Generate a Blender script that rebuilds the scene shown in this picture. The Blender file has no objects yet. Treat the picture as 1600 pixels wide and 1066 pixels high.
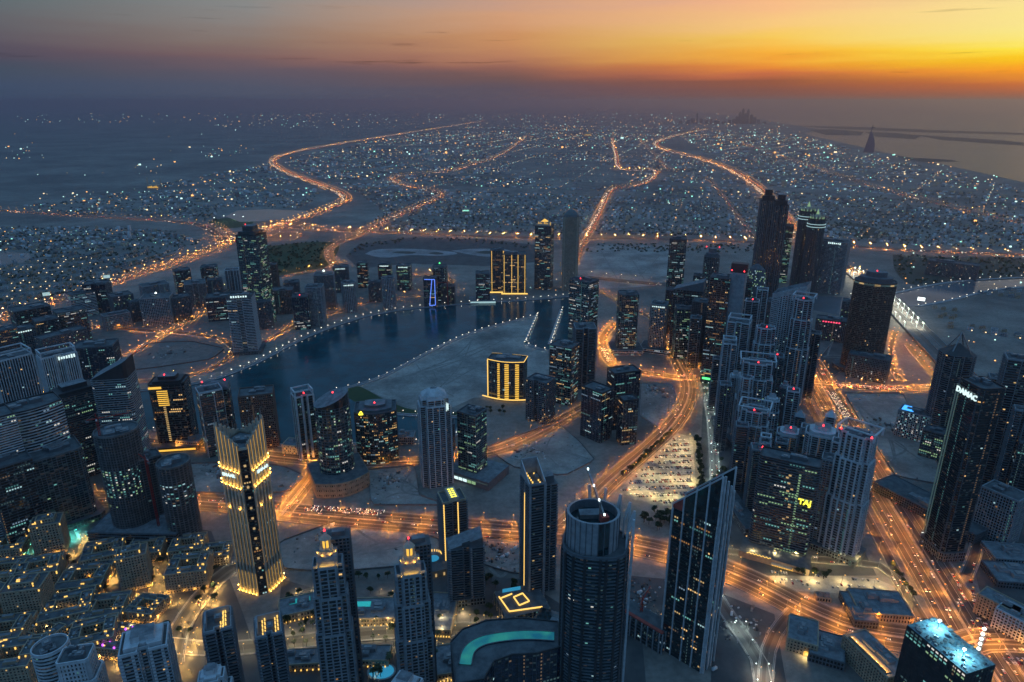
import bpy, math, random
import numpy as np
from math import radians, sin, cos, tan, pi, sqrt, atan2, hypot
random.seed(7); rng = np.random.default_rng(7)
S = bpy.context.scene
COL = S.collection

# ------------------------------------------------------------------ camera
HC, TILT, FPX = 555.0, radians(19.36), 1067.0
cd = bpy.data.cameras.new('camera'); cam = bpy.data.objects.new('camera', cd); COL.objects.link(cam)
cd.lens = 24; cd.sensor_width = 36; cd.clip_start = 1; cd.clip_end = 300000
cam.location = (0, 0, HC); cam.rotation_euler = (pi/2 - TILT, 0, 0); S.camera = cam

# ------------------------------------------------------------------ sky
SUN_AZ, SUN_EL = radians(41), radians(1.5)
w = bpy.data.worlds.new('World'); S.world = w; w.use_nodes = True
nt = w.node_tree; N = nt.nodes.new; L = nt.links.new
bg = nt.nodes['Background']
def wmath(op, a, b=None, clamp=False):
    n = N('ShaderNodeMath'); n.operation = op; n.use_clamp = clamp
    for i, v in enumerate((a, b)):
        if v is None: continue
        if isinstance(v, (int, float)): n.inputs[i].default_value = v
        else: L(v, n.inputs[i])
    return n.outputs[0]
def lin(c): return tuple((x/255/12.92 if x/255 <= .04045 else ((x/255+.055)/1.055)**2.4) for x in c)
tc = N('ShaderNodeTexCoord'); sp = N('ShaderNodeSeparateXYZ'); L(tc.outputs['Generated'], sp.inputs[0])
X_, Y_, Z_ = sp.outputs
el = wmath('POWER', wmath('MULTIPLY', wmath('ARCSINE', wmath('MAXIMUM', Z_, 0.0)), 2/pi), 0.5)      # sqrt(elevation / 90 deg)
hl = wmath('SQRT', wmath('ADD', wmath('MULTIPLY', X_, X_), wmath('ADD', wmath('MULTIPLY', Y_, Y_), 1e-6)))
cz = wmath('DIVIDE', wmath('ADD', wmath('MULTIPLY', X_, sin(SUN_AZ)), wmath('MULTIPLY', Y_, cos(SUN_AZ))), hl)
ang = wmath('DIVIDE', wmath('ARCCOSINE', wmath('MINIMUM', wmath('MAXIMUM', cz, -1.0), 1.0)), pi)   # 0 at the sun, 1 opposite
# thin streaky cloud shifts the look-up height a little
mp = N('ShaderNodeMapping'); mp.inputs['Scale'].default_value = (3.0, 3.0, 42.0); L(tc.outputs['Generated'], mp.inputs[0])
nz = N('ShaderNodeTexNoise'); nz.inputs['Scale'].default_value = 1.6; nz.inputs['Detail'].default_value = 6; L(mp.outputs[0], nz.inputs[0])
el = wmath('ADD', el, wmath('MULTIPLY', wmath('SUBTRACT', nz.outputs[0], 0.5), 0.045))
# a few thin darker wisps low over the horizon
mp2 = N('ShaderNodeMapping'); mp2.inputs['Scale'].default_value = (2.2, 2.2, 60.0); mp2.inputs['Location'].default_value = (.7, .2, .35); L(tc.outputs['Generated'], mp2.inputs[0])
nz2 = N('ShaderNodeTexNoise'); nz2.inputs['Scale'].default_value = 3.2; nz2.inputs['Detail'].default_value = 5; nz2.inputs['Roughness'].default_value = .55; L(mp2.outputs[0], nz2.inputs[0])
wisp = N('ShaderNodeMapRange'); wisp.inputs[1].default_value = .65; wisp.inputs[2].default_value = .76; wisp.inputs[3].default_value = 1.0; wisp.inputs[4].default_value = .62; L(nz2.outputs[0], wisp.inputs[0])
def ramp(stops):
    r = N('ShaderNodeValToRGB'); r.color_ramp.interpolation = 'LINEAR'
    e = r.color_ramp.elements
    while len(e) > 1: e.remove(e[-1])
    for i, (deg, c) in enumerate(stops):
        p = sqrt(max(deg, 0)/90)
        x = e[0] if i == 0 else e.new(p)
        x.position = p; x.color = (*lin(c), 1)
    L(el, r.inputs[0]); return r.outputs[0]
UP = [(12, (112, 126, 144)), (22, (84, 120, 158)), (40, (98, 148, 190)), (90, (84, 142, 190))]
R_0 = ramp([(0, (122, 76, 60)), (.5, (172, 90, 54)), (1.1, (205, 106, 44)), (1.9, (255, 160, 16)), (2.5, (255, 202, 4)), (3.2, (255, 234, 70)), (4.2, (250, 234, 140)), (6, (250, 228, 150)), (12, (150, 150, 150))] + UP[1:])
R_1 = ramp([(0, (112, 78, 76)), (.7, (130, 80, 68)), (1.4, (152, 86, 60)), (1.95, (206, 110, 66)), (2.5, (240, 142, 50)), (3.2, (255, 182, 56)), (4.3, (252, 206, 92)), (5.4, (252, 204, 130)), (6.9, (250, 186, 140)), (12, (146, 146, 150))] + UP[1:])
R_2 = ramp([(0, (84, 80, 94)), (.9, (92, 82, 94)), (1.8, (116, 86, 82)), (2.5, (152, 101, 86)), (3.3, (186, 126, 94)), (4.6, (206, 146, 97)), (6.2, (214, 160, 122)), (7.4, (196, 157, 142))] + UP)
R_3 = ramp([(0, (72, 86, 106)), (1, (82, 87, 105)), (2.1, (97, 88, 100)), (3, (126, 97, 96)), (4.2, (136, 116, 107)), (5.4, (140, 130, 125)), (7, (136, 140, 140)), (13, (122, 134, 148))] + UP[1:])
R_4 = ramp([(0, (58, 78, 104)), (1, (63, 79, 104)), (1.9, (66, 79, 96)), (2.8, (79, 76, 93)), (3.8, (91, 86, 98)), (4.8, (95, 98, 105)), (6, (91, 105, 111)), (13, (98, 118, 140)), (40, (92, 146, 192)), (90, (84, 142, 190))])
R_5 = ramp([(0, (68, 96, 126)), (4, (78, 108, 142)), (12, (88, 126, 164)), (40, (88, 142, 190)), (90, (84, 142, 190))])
def mixc(f, a, b):
    m = N('ShaderNodeMix'); m.data_type = 'RGBA'; L(f, m.inputs[0]); L(a, m.inputs[6]); L(b, m.inputs[7]); return m.outputs[2]
def seg(a, b):
    m = N('ShaderNodeMapRange'); L(ang, m.inputs[0])
    m.inputs[1].default_value = a; m.inputs[2].default_value = b; return m.outputs[0]
grad = R_0
for lo, hi, R in ((.035, .12, R_1), (.12, .228, R_2), (.228, .335, R_3), (.335, .43, R_4), (.43, .85, R_5)): grad = mixc(seg(lo, hi), grad, R)
sk = N('ShaderNodeTexSky'); sk.sky_type = 'NISHITA'; sk.sun_disc = False
sk.sun_elevation = SUN_EL; sk.sun_rotation = SUN_AZ; sk.altitude = 555; sk.dust_density = 3
ad = N('ShaderNodeMix'); ad.data_type = 'RGBA'; ad.blend_type = 'ADD'; ad.inputs[0].default_value = 0.002
L(grad, ad.inputs[6]); L(sk.outputs[0], ad.inputs[7]); L(ad.outputs[2], bg.inputs[0]); L(wisp.outputs[0], bg.inputs[1])
sl = bpy.data.lights.new('sun', 'SUN'); sl.energy = 0.03; sl.angle = radians(12); sl.color = (1, .55, .25)
so = bpy.data.objects.new('sun', sl); COL.objects.link(so)
so.rotation_euler = (pi/2 - SUN_EL - radians(2), 0, -SUN_AZ + pi)
# ------------------------------------------------------------------ render and exposure
S.view_settings.view_transform = 'Standard'; S.view_settings.look = 'None'; S.view_settings.exposure = 0.0; S.view_settings.gamma = 1
cy = S.cycles
S.render.engine = 'CYCLES'
cy.use_denoising = True
try: cy.denoiser = 'OPENIMAGEDENOISE'
except Exception: pass
cy.max_bounces = 3; cy.diffuse_bounces = 1; cy.glossy_bounces = 2; cy.transmission_bounces = 0; cy.volume_bounces = 1; cy.transparent_max_bounces = 4
cy.sample_clamp_indirect = 2.0; cy.sample_clamp_direct = 0; cy.use_light_tree = True
cy.caustics_reflective = False; cy.caustics_refractive = False
LAMP = 1.0        # overall strength of the lamps of the town
HAZE = 5.5e-5     # density of the air, per metre

# ------------------------------------------------------------------ pixel helpers
cT, sT = cos(TILT), sin(TILT)
def G(px, py, z=0.0):
    a = (px-800)/FPX; b = (533-py)/FPX
    dx, dy, dz = a, cT + b*sT, -sT + b*cT
    t = (z-HC)/dz
    return (dx*t, dy*t)
def zat(Y, py):
    k = (533-py)/FPX
    return HC + Y*(k*cT - sT)/(cT + k*sT)
def ppm(Y, Z=0.0): return FPX/(Y*cT - (Z-HC)*sT)
YV = 533 + FPX/tan(TILT)
def foot(xt, yt, yb): return xt + (800-xt)*(yb-yt)/(YV-yt)

# ------------------------------------------------------------------ materials
MATS = {}
def nodes(name):
    m = bpy.data.materials.new(name); m.use_nodes = True; return m, m.node_tree, m.node_tree.nodes['Principled BSDF']
def surf(name, c, rough=.8, var=.25, scale=.08, c2=None, bump=0, ior=1.5, metal=0):
    m, t, b = nodes(name)
    co = t.nodes.new('ShaderNodeTexCoord'); n = t.nodes.new('ShaderNodeTexNoise'); n.inputs['Scale'].default_value = scale; n.inputs['Detail'].default_value = 8
    n.inputs['Roughness'].default_value = .65
    t.links.new(co.outputs['Object'], n.inputs[0])
    r = t.nodes.new('ShaderNodeValToRGB'); e = r.color_ramp.elements
    d = c2 or tuple(x*(1-var) for x in c); u = c if c2 else tuple(min(1, x*(1+var)) for x in c)
    e[0].position = .36; e[1].position = .64; e[0].color = (*d, 1); e[1].color = (*u, 1)
    t.links.new(n.outputs[0], r.inputs[0]); t.links.new(r.outputs[0], b.inputs['Base Color'])
    b.inputs['Roughness'].default_value = rough; b.inputs['IOR'].default_value = ior; b.inputs['Metallic'].default_value = metal
    if bump:
        bp = t.nodes.new('ShaderNodeBump'); bp.inputs['Strength'].default_value = bump; t.links.new(n.outputs[0], bp.inputs['Height']); t.links.new(bp.outputs[0], b.inputs['Normal'])
    MATS[name] = m; return m
def glass(name, c, rough=.14, ior=2.1):
    m, t, b = nodes(name)
    co = t.nodes.new('ShaderNodeTexCoord'); v = t.nodes.new('ShaderNodeVectorMath'); v.operation = 'MULTIPLY_ADD'
    v.inputs[1].default_value = (1/3.1, 1/3.1, 1/3.5); v.inputs[2].default_value = (.37, .41, .03); t.links.new(co.outputs['Object'], v.inputs[0])
    f = t.nodes.new('ShaderNodeVectorMath'); f.operation = 'FLOOR'; t.links.new(v.outputs[0], f.inputs[0])
    wn = t.nodes.new('ShaderNodeTexWhiteNoise'); t.links.new(f.outputs[0], wn.inputs[0])
    r = t.nodes.new('ShaderNodeValToRGB'); e = r.color_ramp.elements
    e[0].color = (*[x*.5 for x in c], 1); e[1].color = (*[x*2.2+.004 for x in c], 1)
    t.links.new(wn.outputs[0], r.inputs[0]); t.links.new(r.outputs[0], b.inputs['Base Color'])
    mr = t.nodes.new('ShaderNodeMapRange'); mr.inputs[3].default_value = rough*.6; mr.inputs[4].default_value = rough*1.8; t.links.new(wn.outputs[0], mr.inputs[0]); t.links.new(mr.outputs[0], b.inputs['Roughness'])
    b.inputs['IOR'].default_value = ior
    MATS[name] = m; return m
def glow(name, c, s, sample=False):
    m, t, b = nodes(name)
    b.inputs['Base Color'].default_value = (.1, .1, .1, 1)
    b.inputs['Emission Color'].default_value = (*c, 1); b.inputs['Emission Strength'].default_value = s
    m.cycles.emission_sampling = 'FRONT' if sample else 'NONE'
    MATS[name] = m; return m

def ground_mat(key, ca_, cb_, big=.0016):
    m, t, b = nodes(key); co = t.nodes.new('ShaderNodeTexCoord')
    def nz(sc, det=9, ro=.6):
        n = t.nodes.new('ShaderNodeTexNoise'); n.inputs['Scale'].default_value = sc; n.inputs['Detail'].default_value = det; n.inputs['Roughness'].default_value = ro
        t.links.new(co.outputs['Object'], n.inputs[0]); return n.outputs[0]
    def rp(src, a, b_, ca, cb):
        r = t.nodes.new('ShaderNodeValToRGB'); e = r.color_ramp.elements; e[0].position = a; e[1].position = b_; e[0].color = (*ca, 1); e[1].color = (*cb, 1); t.links.new(src, r.inputs[0]); return r.outputs[0]
    def mx(f, a, c, mode='MIX'):
        q = t.nodes.new('ShaderNodeMix'); q.data_type = 'RGBA'; q.blend_type = mode
        if isinstance(f, float): q.inputs[0].default_value = f
        else: t.links.new(f, q.inputs[0])
        t.links.new(a, q.inputs[6]); t.links.new(c, q.inputs[7]); return q.outputs[2]
    a = rp(nz(big), .35, .65, ca_, cb_)
    c = rp(nz(.012, 12, .7), .3, .7, (.55, .55, .55), (1.2, 1.2, 1.2))
    d = rp(nz(.12, 6, .7), .3, .7, (.7, .7, .7), (1.15, 1.15, 1.15))
    t.links.new(mx(1.0, mx(1.0, a, c, 'MULTIPLY'), d, 'MULTIPLY'), b.inputs['Base Color']); b.inputs['Roughness'].default_value = .95
    MATS[key] = m
ground_mat('sand_ground', (.18, .165, .155), (.37, .335, .3))
ground_mat('sand_lot', (.26, .245, .23), (.52, .485, .45), .011)
surf('dark_lot', (.12, .12, .12), .9, scale=.03, c2=(.06, .065, .07))
surf('paving', (.22, .2, .19), .85, scale=.06, c2=(.14, .13, .125))
surf('scrub', (.05, .065, .05), .95, scale=.05, c2=(.09, .085, .07))
surf('turf', (.03, .06, .025), .95, scale=.05, c2=(.05, .08, .03))
surf('asphalt', (.12, .115, .11), .75, scale=.03, c2=(.09, .087, .085))
surf('asphalt_worn', (.06, .058, .056), .7, scale=.03, c2=(.045, .044, .043))
surf('kerbstone', (.32, .3, .28), .85, scale=.2)
surf('marking', (.5, .5, .47), .7, scale=.5)
surf('white', (.52, .56, .6), .7, scale=.15, var=.18)
surf('pale', (.27, .3, .33), .75, scale=.15, var=.2)
surf('grey', (.115, .135, .155), .75, scale=.15, var=.2)
surf('stone', (.52, .45, .36), .8, scale=.15, var=.18)
surf('beige', (.40, .32, .23), .85, scale=.15, var=.22)
surf('brown', (.14, .1, .085), .8, scale=.15)
surf('dark', (.035, .04, .046), .5, scale=.15)
surf('conc', (.15, .155, .16), .9, scale=.12, var=.3)
surf('roofing', (.15, .16, .17), .9, scale=.12, c2=(.07, .08, .09))
surf('roof_lt', (.26, .28, .3), .9, scale=.12, c2=(.13, .14, .16))
surf('red_paint', (.35, .03, .025), .6, scale=.2)
surf('red_roof', (.4, .08, .06), .8, scale=.2)
surf('trunk', (.1, .075, .05), .9, scale=1)
surf('leaf', (.045, .075, .03), .8, scale=.4, c2=(.02, .04, .016))
surf('palm_leaf', (.06, .085, .035), .8, scale=.4, c2=(.03, .05, .02))
surf('steel', (.3, .3, .31), .45, scale=.5, metal=.6)
for nm, c in (('car_white', (.7, .7, .7)), ('car_silver', (.35, .36, .38)), ('car_black', (.02, .02, .022)), ('car_red', (.3, .02, .02)), ('car_blue', (.03, .06, .16))): surf(nm, c, .3, var=.05, scale=1)
surf('tyre', (.02, .02, .02), .9)
glass('g_teal', (.004, .024, .03)); glass('g_blue', (.004, .014, .032)); glass('g_black', (.004, .009, .013)); glass('g_bronze', (.022, .016, .014)); glass('g_grey', (.02, .024, .03))
glass('car_glass', (.01, .012, .014), .05)
surf('water_mat', (.006, .028, .038), .09, scale=.03, c2=(.004, .018, .028), bump=.0, ior=1.33)
def waterbump(name, c, sc, st, rough):
    m, t, b = nodes(name); co = t.nodes.new('ShaderNodeTexCoord'); n = t.nodes.new('ShaderNodeTexNoise'); n.inputs['Scale'].default_value = sc; n.inputs['Detail'].default_value = 5
    t.links.new(co.outputs['Object'], n.inputs[0]); bp = t.nodes.new('ShaderNodeBump'); bp.inputs['Strength'].default_value = st; bp.inputs['Distance'].default_value = 1.0
    t.links.new(n.outputs[0], bp.inputs['Height']); t.links.new(bp.outputs[0], b.inputs['Normal'])
    n2 = t.nodes.new('ShaderNodeTexNoise'); n2.inputs['Scale'].default_value = sc*.06; t.links.new(co.outputs['Object'], n2.inputs[0])
    r = t.nodes.new('ShaderNodeValToRGB'); e = r.color_ramp.elements; e[0].position = .35; e[1].position = .65; e[0].color = (*c, 1); e[1].color = (*[x*1.7 for x in c], 1)
    t.links.new(n2.outputs[0], r.inputs[0]); t.links.new(r.outputs[0], b.inputs['Base Color'])
    b.inputs['Roughness'].default_value = rough; b.inputs['IOR'].default_value = 1.33; MATS[name] = m
waterbump('canal_water', (.0015, .05, .066), .3, .22, .05)
waterbump('lake_water', (.11, .12, .135), .1, .15, .12)
waterbump('sea_water', (.05, .05, .06), .02, .4, .32)
glow('w_teal', (.35, 1, .9), .4); glow('w_cool', (.6, .95, 1), .6); glow('w_warm', (1, .66, .26), .55); glow('w_green', (.6, 1, .5), .4)
glow('w_teal2', (.3, .95, .9), .16); glow('w_warm2', (1, .6, .22), 1.0); glow('w_white2', (1, .95, .85), .7); glow('w_ice', (.5, .75, 1), .3); glow('w_amber', (1, .45, .1), .3); glow('w_faint', (.35, .7, .75), .022); glow('w_faintw', (.8, .55, .35), .03); glow('w_dim', (.4, .75, .72), .09); glow('w_dimw', (1, .6, .28), .13); glow('w_blue', (.12, .25, 1), 1.3); glow('w_gold', (1, .56, .07), 1.15); glow('w_white', (.9, 1, 1), 2.2)
glow('red_beacon', (1, .03, .04), 6); glow('l_gold', (1, .60, .13), 1.5); glow('l_white', (.85, 1, .95), 4.0); glow('l_orange', (1, .48, .09), 1.5); glow('l_purple', (.6, .1, 1), 2.5)
glow('l_teal', (.1, .9, .8), 1.2); glow('sign_white', (.75, 1, 1), 1.15); glow('sign_yellow', (1, .85, .05), 2.2); glow('sign_green', (.1, 1, .25), 2.0); glow('sign_blue', (.05, .35, 1), 2.0); glow('sign_red', (1, .06, .15), 2.0)
glow('pool_blue', (.03, .42, .75), .55); glow('pool_teal', (.02, .6, .65), .6)
glow('s_orange', (1, .335, .04), 1650*LAMP, True); glow('s_white', (.8, 1, .9), 700*LAMP, True); glow('s_gold', (1, .52, .08), 42*LAMP, True); glow('s_bridge', (1, .95, .7), 1800*LAMP, True); glow('s_teal', (.12, .9, .75), 2400*LAMP, True); glow('s_garden', (1, .76, .38), 420*LAMP, True); glow('s_yellow', (1, .72, .28), 1500*LAMP, True)
glow('headlight', (1, .9, .7), 6); glow('taillight', (1, .07, .03), 2.6)
glow('ht_orange', (1, .46, .12), 2.6); glow('ht_white', (.6, 1, .92), 2.2); glow('ht_warm', (1, .76, .42), 2.4); glow('ht_green', (.35, 1, .78), 1.9)
M = MATS
glow('l_fin_glow', (1, .58, .12), .62)
surf('salt', (.4, .4, .43), .8, scale=.012, c2=(.2, .2, .2))
surf('dirt_track', (.3, .28, .26), .95, scale=.1, c2=(.18, .17, .16))
glow('s_amber', (1, .52, .12), 900*LAMP, True)
glow('band_teal', (.02, .5, .46), .38); glow('l_post', (.75, 1, .95), .9); glow('l_pale', (1, .92, .75), 2.6); glow('s_pale', (1, .9, .7), 120*LAMP, True); glow('s_cyan', (.35, .85, 1), 900*LAMP, True)
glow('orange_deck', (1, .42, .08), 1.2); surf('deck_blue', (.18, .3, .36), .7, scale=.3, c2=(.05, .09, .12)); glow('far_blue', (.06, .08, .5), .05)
m = bpy.data.materials.new('haze_air'); m.use_nodes = True; t = m.node_tree
for n_ in list(t.nodes): t.nodes.remove(n_)
pv = t.nodes.new('ShaderNodeVolumePrincipled'); ot = t.nodes.new('ShaderNodeOutputMaterial'); t.links.new(pv.outputs[0], ot.inputs['Volume'])
pv.inputs['Color'].default_value = (.58, .57, .72, 1); pv.inputs['Density'].default_value = HAZE; pv.inputs['Anisotropy'].default_value = .86
M['haze_air'] = m
m, t, b = nodes('reflection_glow'); co = t.nodes.new('ShaderNodeTexCoord'); n_ = t.nodes.new('ShaderNodeTexNoise'); n_.inputs['Scale'].default_value = .06; n_.inputs['Detail'].default_value = 4  # teal of a window reflection, put into a glowing material
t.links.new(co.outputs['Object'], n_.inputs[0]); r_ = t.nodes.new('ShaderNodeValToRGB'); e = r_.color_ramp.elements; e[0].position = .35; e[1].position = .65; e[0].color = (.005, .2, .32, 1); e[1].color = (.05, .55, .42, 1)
t.links.new(n_.outputs[0], r_.inputs[0]); t.links.new(r_.outputs[0], b.inputs['Emission Color']); b.inputs['Emission Strength'].default_value = .36; b.inputs['Base Color'].default_value = (.01, .1, .12, 1); b.inputs['Roughness'].default_value = .1; m.cycles.emission_sampling = 'NONE'; M['reflection_glow'] = m

# ------------------------------------------------------------------ mesh builder
class MB:
    def __init__(s): s.v = []; s.f = []; s.m = []; s.mats = []
    def mi(s, name):
        if name not in s.mats: s.mats.append(name)
        return s.mats.index(name)
    def face(s, pts, mat):
        i = len(s.v); s.v.extend(pts); s.f.append(tuple(range(i, i+len(pts)))); s.m.append(s.mi(mat))
    def prism(s, poly, z0, z1, mat, top=None, bottom=False):
        n = len(poly)
        for i in range(n):
            a, b = poly[i], poly[(i+1) % n]
            s.face([(*a, z0), (*b, z0), (*b, z1), (*a, z1)], mat)
        s.face([(*p, z1) for p in poly], top or mat)
        if bottom: s.face([(*p, z0) for p in reversed(poly)], mat)
    def taper(s, poly, z0, poly2, z1, mat, top=None):
        n = len(poly)
        for i in range(n):
            j = (i+1) % n
            s.face([(*poly[i], z0), (*poly[j], z0), (*poly2[j], z1), (*poly2[i], z1)], mat)
        s.face([(*p, z1) for p in poly2], top or mat)
    def box(s, cx, cy, z0, z1, w, d, mat, rot=0, top=None, bottom=True):
        s.prism(rect(w, d, cx, cy, rot), z0, z1, mat, top, bottom)
    def bar(s, p, q, r, mat):
        p = np.array(p, float); q = np.array(q, float); d = q-p; d /= np.linalg.norm(d)+1e-9
        u = np.cross(d, (0, 0, 1.0)); 
        if np.linalg.norm(u) < 1e-3: u = np.array((1.0, 0, 0))
        u /= np.linalg.norm(u); t = np.cross(d, u)
        c = [tuple(p+r*(a*u+b*t)) for a, b in ((-1, -1), (1, -1), (1, 1), (-1, 1))]; e = [tuple(q+r*(a*u+b*t)) for a, b in ((-1, -1), (1, -1), (1, 1), (-1, 1))]
        for i in range(4): s.face([c[i], c[(i+1) % 4], e[(i+1) % 4], e[i]], mat)
        s.face(e, mat); s.face(c[::-1], mat)
    def obj(s, name, parent=None, loc=(0, 0, 0), kind=None, smooth=False):
        if not s.f: return None
        o = bpy.data.objects.new(name, s.mesh(name)); COL.objects.link(o); o.location = loc
        if parent: o.parent = parent
        if kind: o['kind'] = kind
        return o
    def mesh(s, name):
        me = bpy.data.meshes.new(name); me.from_pydata(s.v, [], s.f)
        for k in s.mats: me.materials.append(M[k])
        me.polygons.foreach_set('material_index', s.m); me.update(); return me
def rect(w, d, cx=0, cy=0, rot=0):
    c, q = cos(rot), sin(rot)
    return [(cx+x*c-y*q, cy+x*q+y*c) for x, y in ((-w/2, -d/2), (w/2, -d/2), (w/2, d/2), (-w/2, d/2))]
def ell(w, d, n=24, a0=0, cx=0, cy=0): return [(cx+w/2*cos(a0+2*pi*i/n), cy+d/2*sin(a0+2*pi*i/n)) for i in range(n)]
def cham(w, d, c): return [(-w/2+c, -d/2), (w/2-c, -d/2), (w/2, -d/2+c), (w/2, d/2-c), (w/2-c, d/2), (-w/2+c, d/2), (-w/2, d/2-c), (-w/2, -d/2+c)]
def bow(w, d, bulge, n=9):
    p = [(-w/2+w*i/n, -d/2-bulge*sin(pi*i/n)) for i in range(n+1)]
    return p + [(w/2-w*i/n, d/2+bulge*.3*sin(pi*i/n)) for i in range(n+1)]
def offs(poly, o):
    n = len(poly); r = []
    for i in range(n):
        a, b, c = poly[i-1], poly[i], poly[(i+1) % n]
        d1 = (b[0]-a[0], b[1]-a[1]); d2 = (c[0]-b[0], c[1]-b[1]); l1 = hypot(*d1) or 1; l2 = hypot(*d2) or 1
        n1 = (d1[1]/l1, -d1[0]/l1); n2 = (d2[1]/l2, -d2[0]/l2)
        k = 1+n1[0]*n2[0]+n1[1]*n2[1]; k = max(k, .4)
        r.append((b[0]+o*(n1[0]+n2[0])/k, b[1]+o*(n1[1]+n2[1])/k))
    return r
def tag(o, label=None, cat=None, group=None, kind=None):
    if label: o['label'] = label
    if cat: o['category'] = cat
    if group: o['group'] = group
    if kind: o['kind'] = kind
    return o
def empty(name, loc, rz=0):
    o = bpy.data.objects.new(name, None); COL.objects.link(o); o.location = loc; o.rotation_euler = (0, 0, rz); o.empty_display_size = 5; return o
def text_obj(s, size, mat, parent, loc, rot, name='sign'):
    cu = bpy.data.curves.new('t', 'FONT'); cu.body = s; cu.size = size; cu.align_x = 'CENTER'; cu.align_y = 'CENTER'; cu.extrude = size*.06; cu.offset = size*.02; cu.resolution_u = 2
    t = bpy.data.objects.new('t', cu); COL.objects.link(t)
    me = bpy.data.meshes.new_from_object(t.evaluated_get(bpy.context.evaluated_depsgraph_get()))
    bpy.data.objects.remove(t); bpy.data.curves.remove(cu)
    me.name = name; me.materials.clear(); me.materials.append(M[mat])
    o = bpy.data.objects.new(name, me); COL.objects.link(o); o.parent = parent; o.location = loc; o.rotation_euler = rot; return o

# ------------------------------------------------------------------ ground, water, roads
def sheet(name, pts, mat, z, kind='structure', world=False):
    p = pts if world else [G(*q) for q in pts]
    a = sum(p[i][0]*p[(i+1) % len(p)][1]-p[(i+1) % len(p)][0]*p[i][1] for i in range(len(p)))
    if a < 0: p = p[::-1]
    mb = MB(); mb.face([(*q, z) for q in p], mat); o = mb.obj(name); tag(o, kind=kind); return o
sheet('ground', [(-90000, -20000), (90000, -20000), (90000, 100000), (-90000, 100000)], 'sand_ground', 0, world=True)
def smooth(pts, k=5):
    out = []; n = len(pts)
    for i in range(n-1):
        p0 = pts[max(i-1, 0)]; p1 = pts[i]; p2 = pts[i+1]; p3 = pts[min(i+2, n-1)]
        for j in range(k):
            t = j/k
            out.append(tuple(.5*((2*p1[a])+(-p0[a]+p2[a])*t+(2*p0[a]-5*p1[a]+4*p2[a]-p3[a])*t*t+(-p0[a]+3*p1[a]-3*p2[a]+p3[a])*t**3) for a in (0, 1)))
    out.append(pts[-1]); return out
def resample(pts, step):
    out = [pts[0]]; acc = 0
    for a, b in zip(pts, pts[1:]):
        l = hypot(b[0]-a[0], b[1]-a[1])
        while acc+l >= step:
            t = (step-acc)/l; a = (a[0]+(b[0]-a[0])*t, a[1]+(b[1]-a[1])*t); out.append(a); l = hypot(b[0]-a[0], b[1]-a[1]); acc = 0
        acc += l
    if hypot(out[-1][0]-pts[-1][0], out[-1][1]-pts[-1][1]) > step*.3: out.append(pts[-1])
    return out
def side(pts, o):
    r = []
    for i, p in enumerate(pts):
        a = pts[max(i-1, 0)]; b = pts[min(i+1, len(pts)-1)]; l = hypot(b[0]-a[0], b[1]-a[1]) or 1
        r.append((p[0]+(b[1]-a[1])/l*o, p[1]-(b[0]-a[0])/l*o))
    return r
def strip(mb, pts, o0, o1, z, mat, z2=None):
    A = side(pts, o0); B = side(pts, o1)
    for i in range(len(pts)-1):
        mb.face([(*A[i], z), (*B[i], z), (*B[i+1], z), (*A[i+1], z)][::-1] if o0 > o1 else [(*B[i], z), (*B[i+1], z), (*A[i+1], z), (*A[i], z)][::-1], mat)
def wallstrip(mb, pts, o0, o1, z0, z1, mat):
    A = side(pts, o0); B = side(pts, o1)
    for i in range(len(pts)-1):
        mb.face([(*A[i], z1), (*B[i], z1), (*B[i+1], z1), (*A[i+1], z1)], mat)
        mb.face([(*B[i], z0), (*B[i+1], z0), (*B[i+1], z1), (*B[i], z1)], mat)
        mb.face([(*A[i+1], z0), (*A[i], z0), (*A[i], z1), (*A[i+1], z1)], mat)

# canal, lakes, sea
BANK_N = [(150, 622), (200, 613), (250, 608), (300, 601), (345, 590), (400, 568), (440, 547), (480, 527), (540, 504), (600, 489), (680, 479), (760, 473), (830, 469), (892, 463)]
BANK_S = [(838, 494), (800, 503), (740, 520), (690, 541), (640, 567), (600, 588), (560, 602), (525, 610)]
CANAL = BANK_N + [(905, 500), (880, 545), (850, 548), (819, 537)] + BANK_S + [(560, 632), (610, 646), (650, 649), (722, 652), (705, 684), (620, 692), (440, 697), (350, 690), (240, 672), (150, 660)]
sheet('canal_water', CANAL, 'canal_water', .35)
RIVER = [(1255, 462), (1330, 465), (1395, 461), (1450, 449), (1510, 441), (1600, 436), (1700, 432), (1700, 441), (1600, 447), (1545, 453), (1485, 468), (1430, 478), (1380, 490), (1310, 492), (1255, 482)]
sheet('creek_water', RIVER, 'lake_water', .35)
sheet('lake_water', [(352, 338), (372, 329), (420, 327), (480, 330), (482, 336), (465, 342), (430, 344), (400, 346), (375, 347)], 'lake_water', .35)
sheet('pond_water', [(-20, 398), (10, 394), (45, 396), (48, 403), (35, 411), (0, 414), (-20, 414)], 'lake_water', .35)
SEA = [(1285, 203), (1256, 208), (1275, 214), (1320, 224), (1380, 238), (1440, 250), (1500, 263), (1600, 285), (1760, 322)]
sw = [G(*q) for q in SEA]
sheet('sea', [G(1165, 183)] + sw + [(90000, sw[-1][1]), (95000, 98000), (G(1165, 183)[0]*2.2, 98000)], 'sea_water', .8, world=True)
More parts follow.
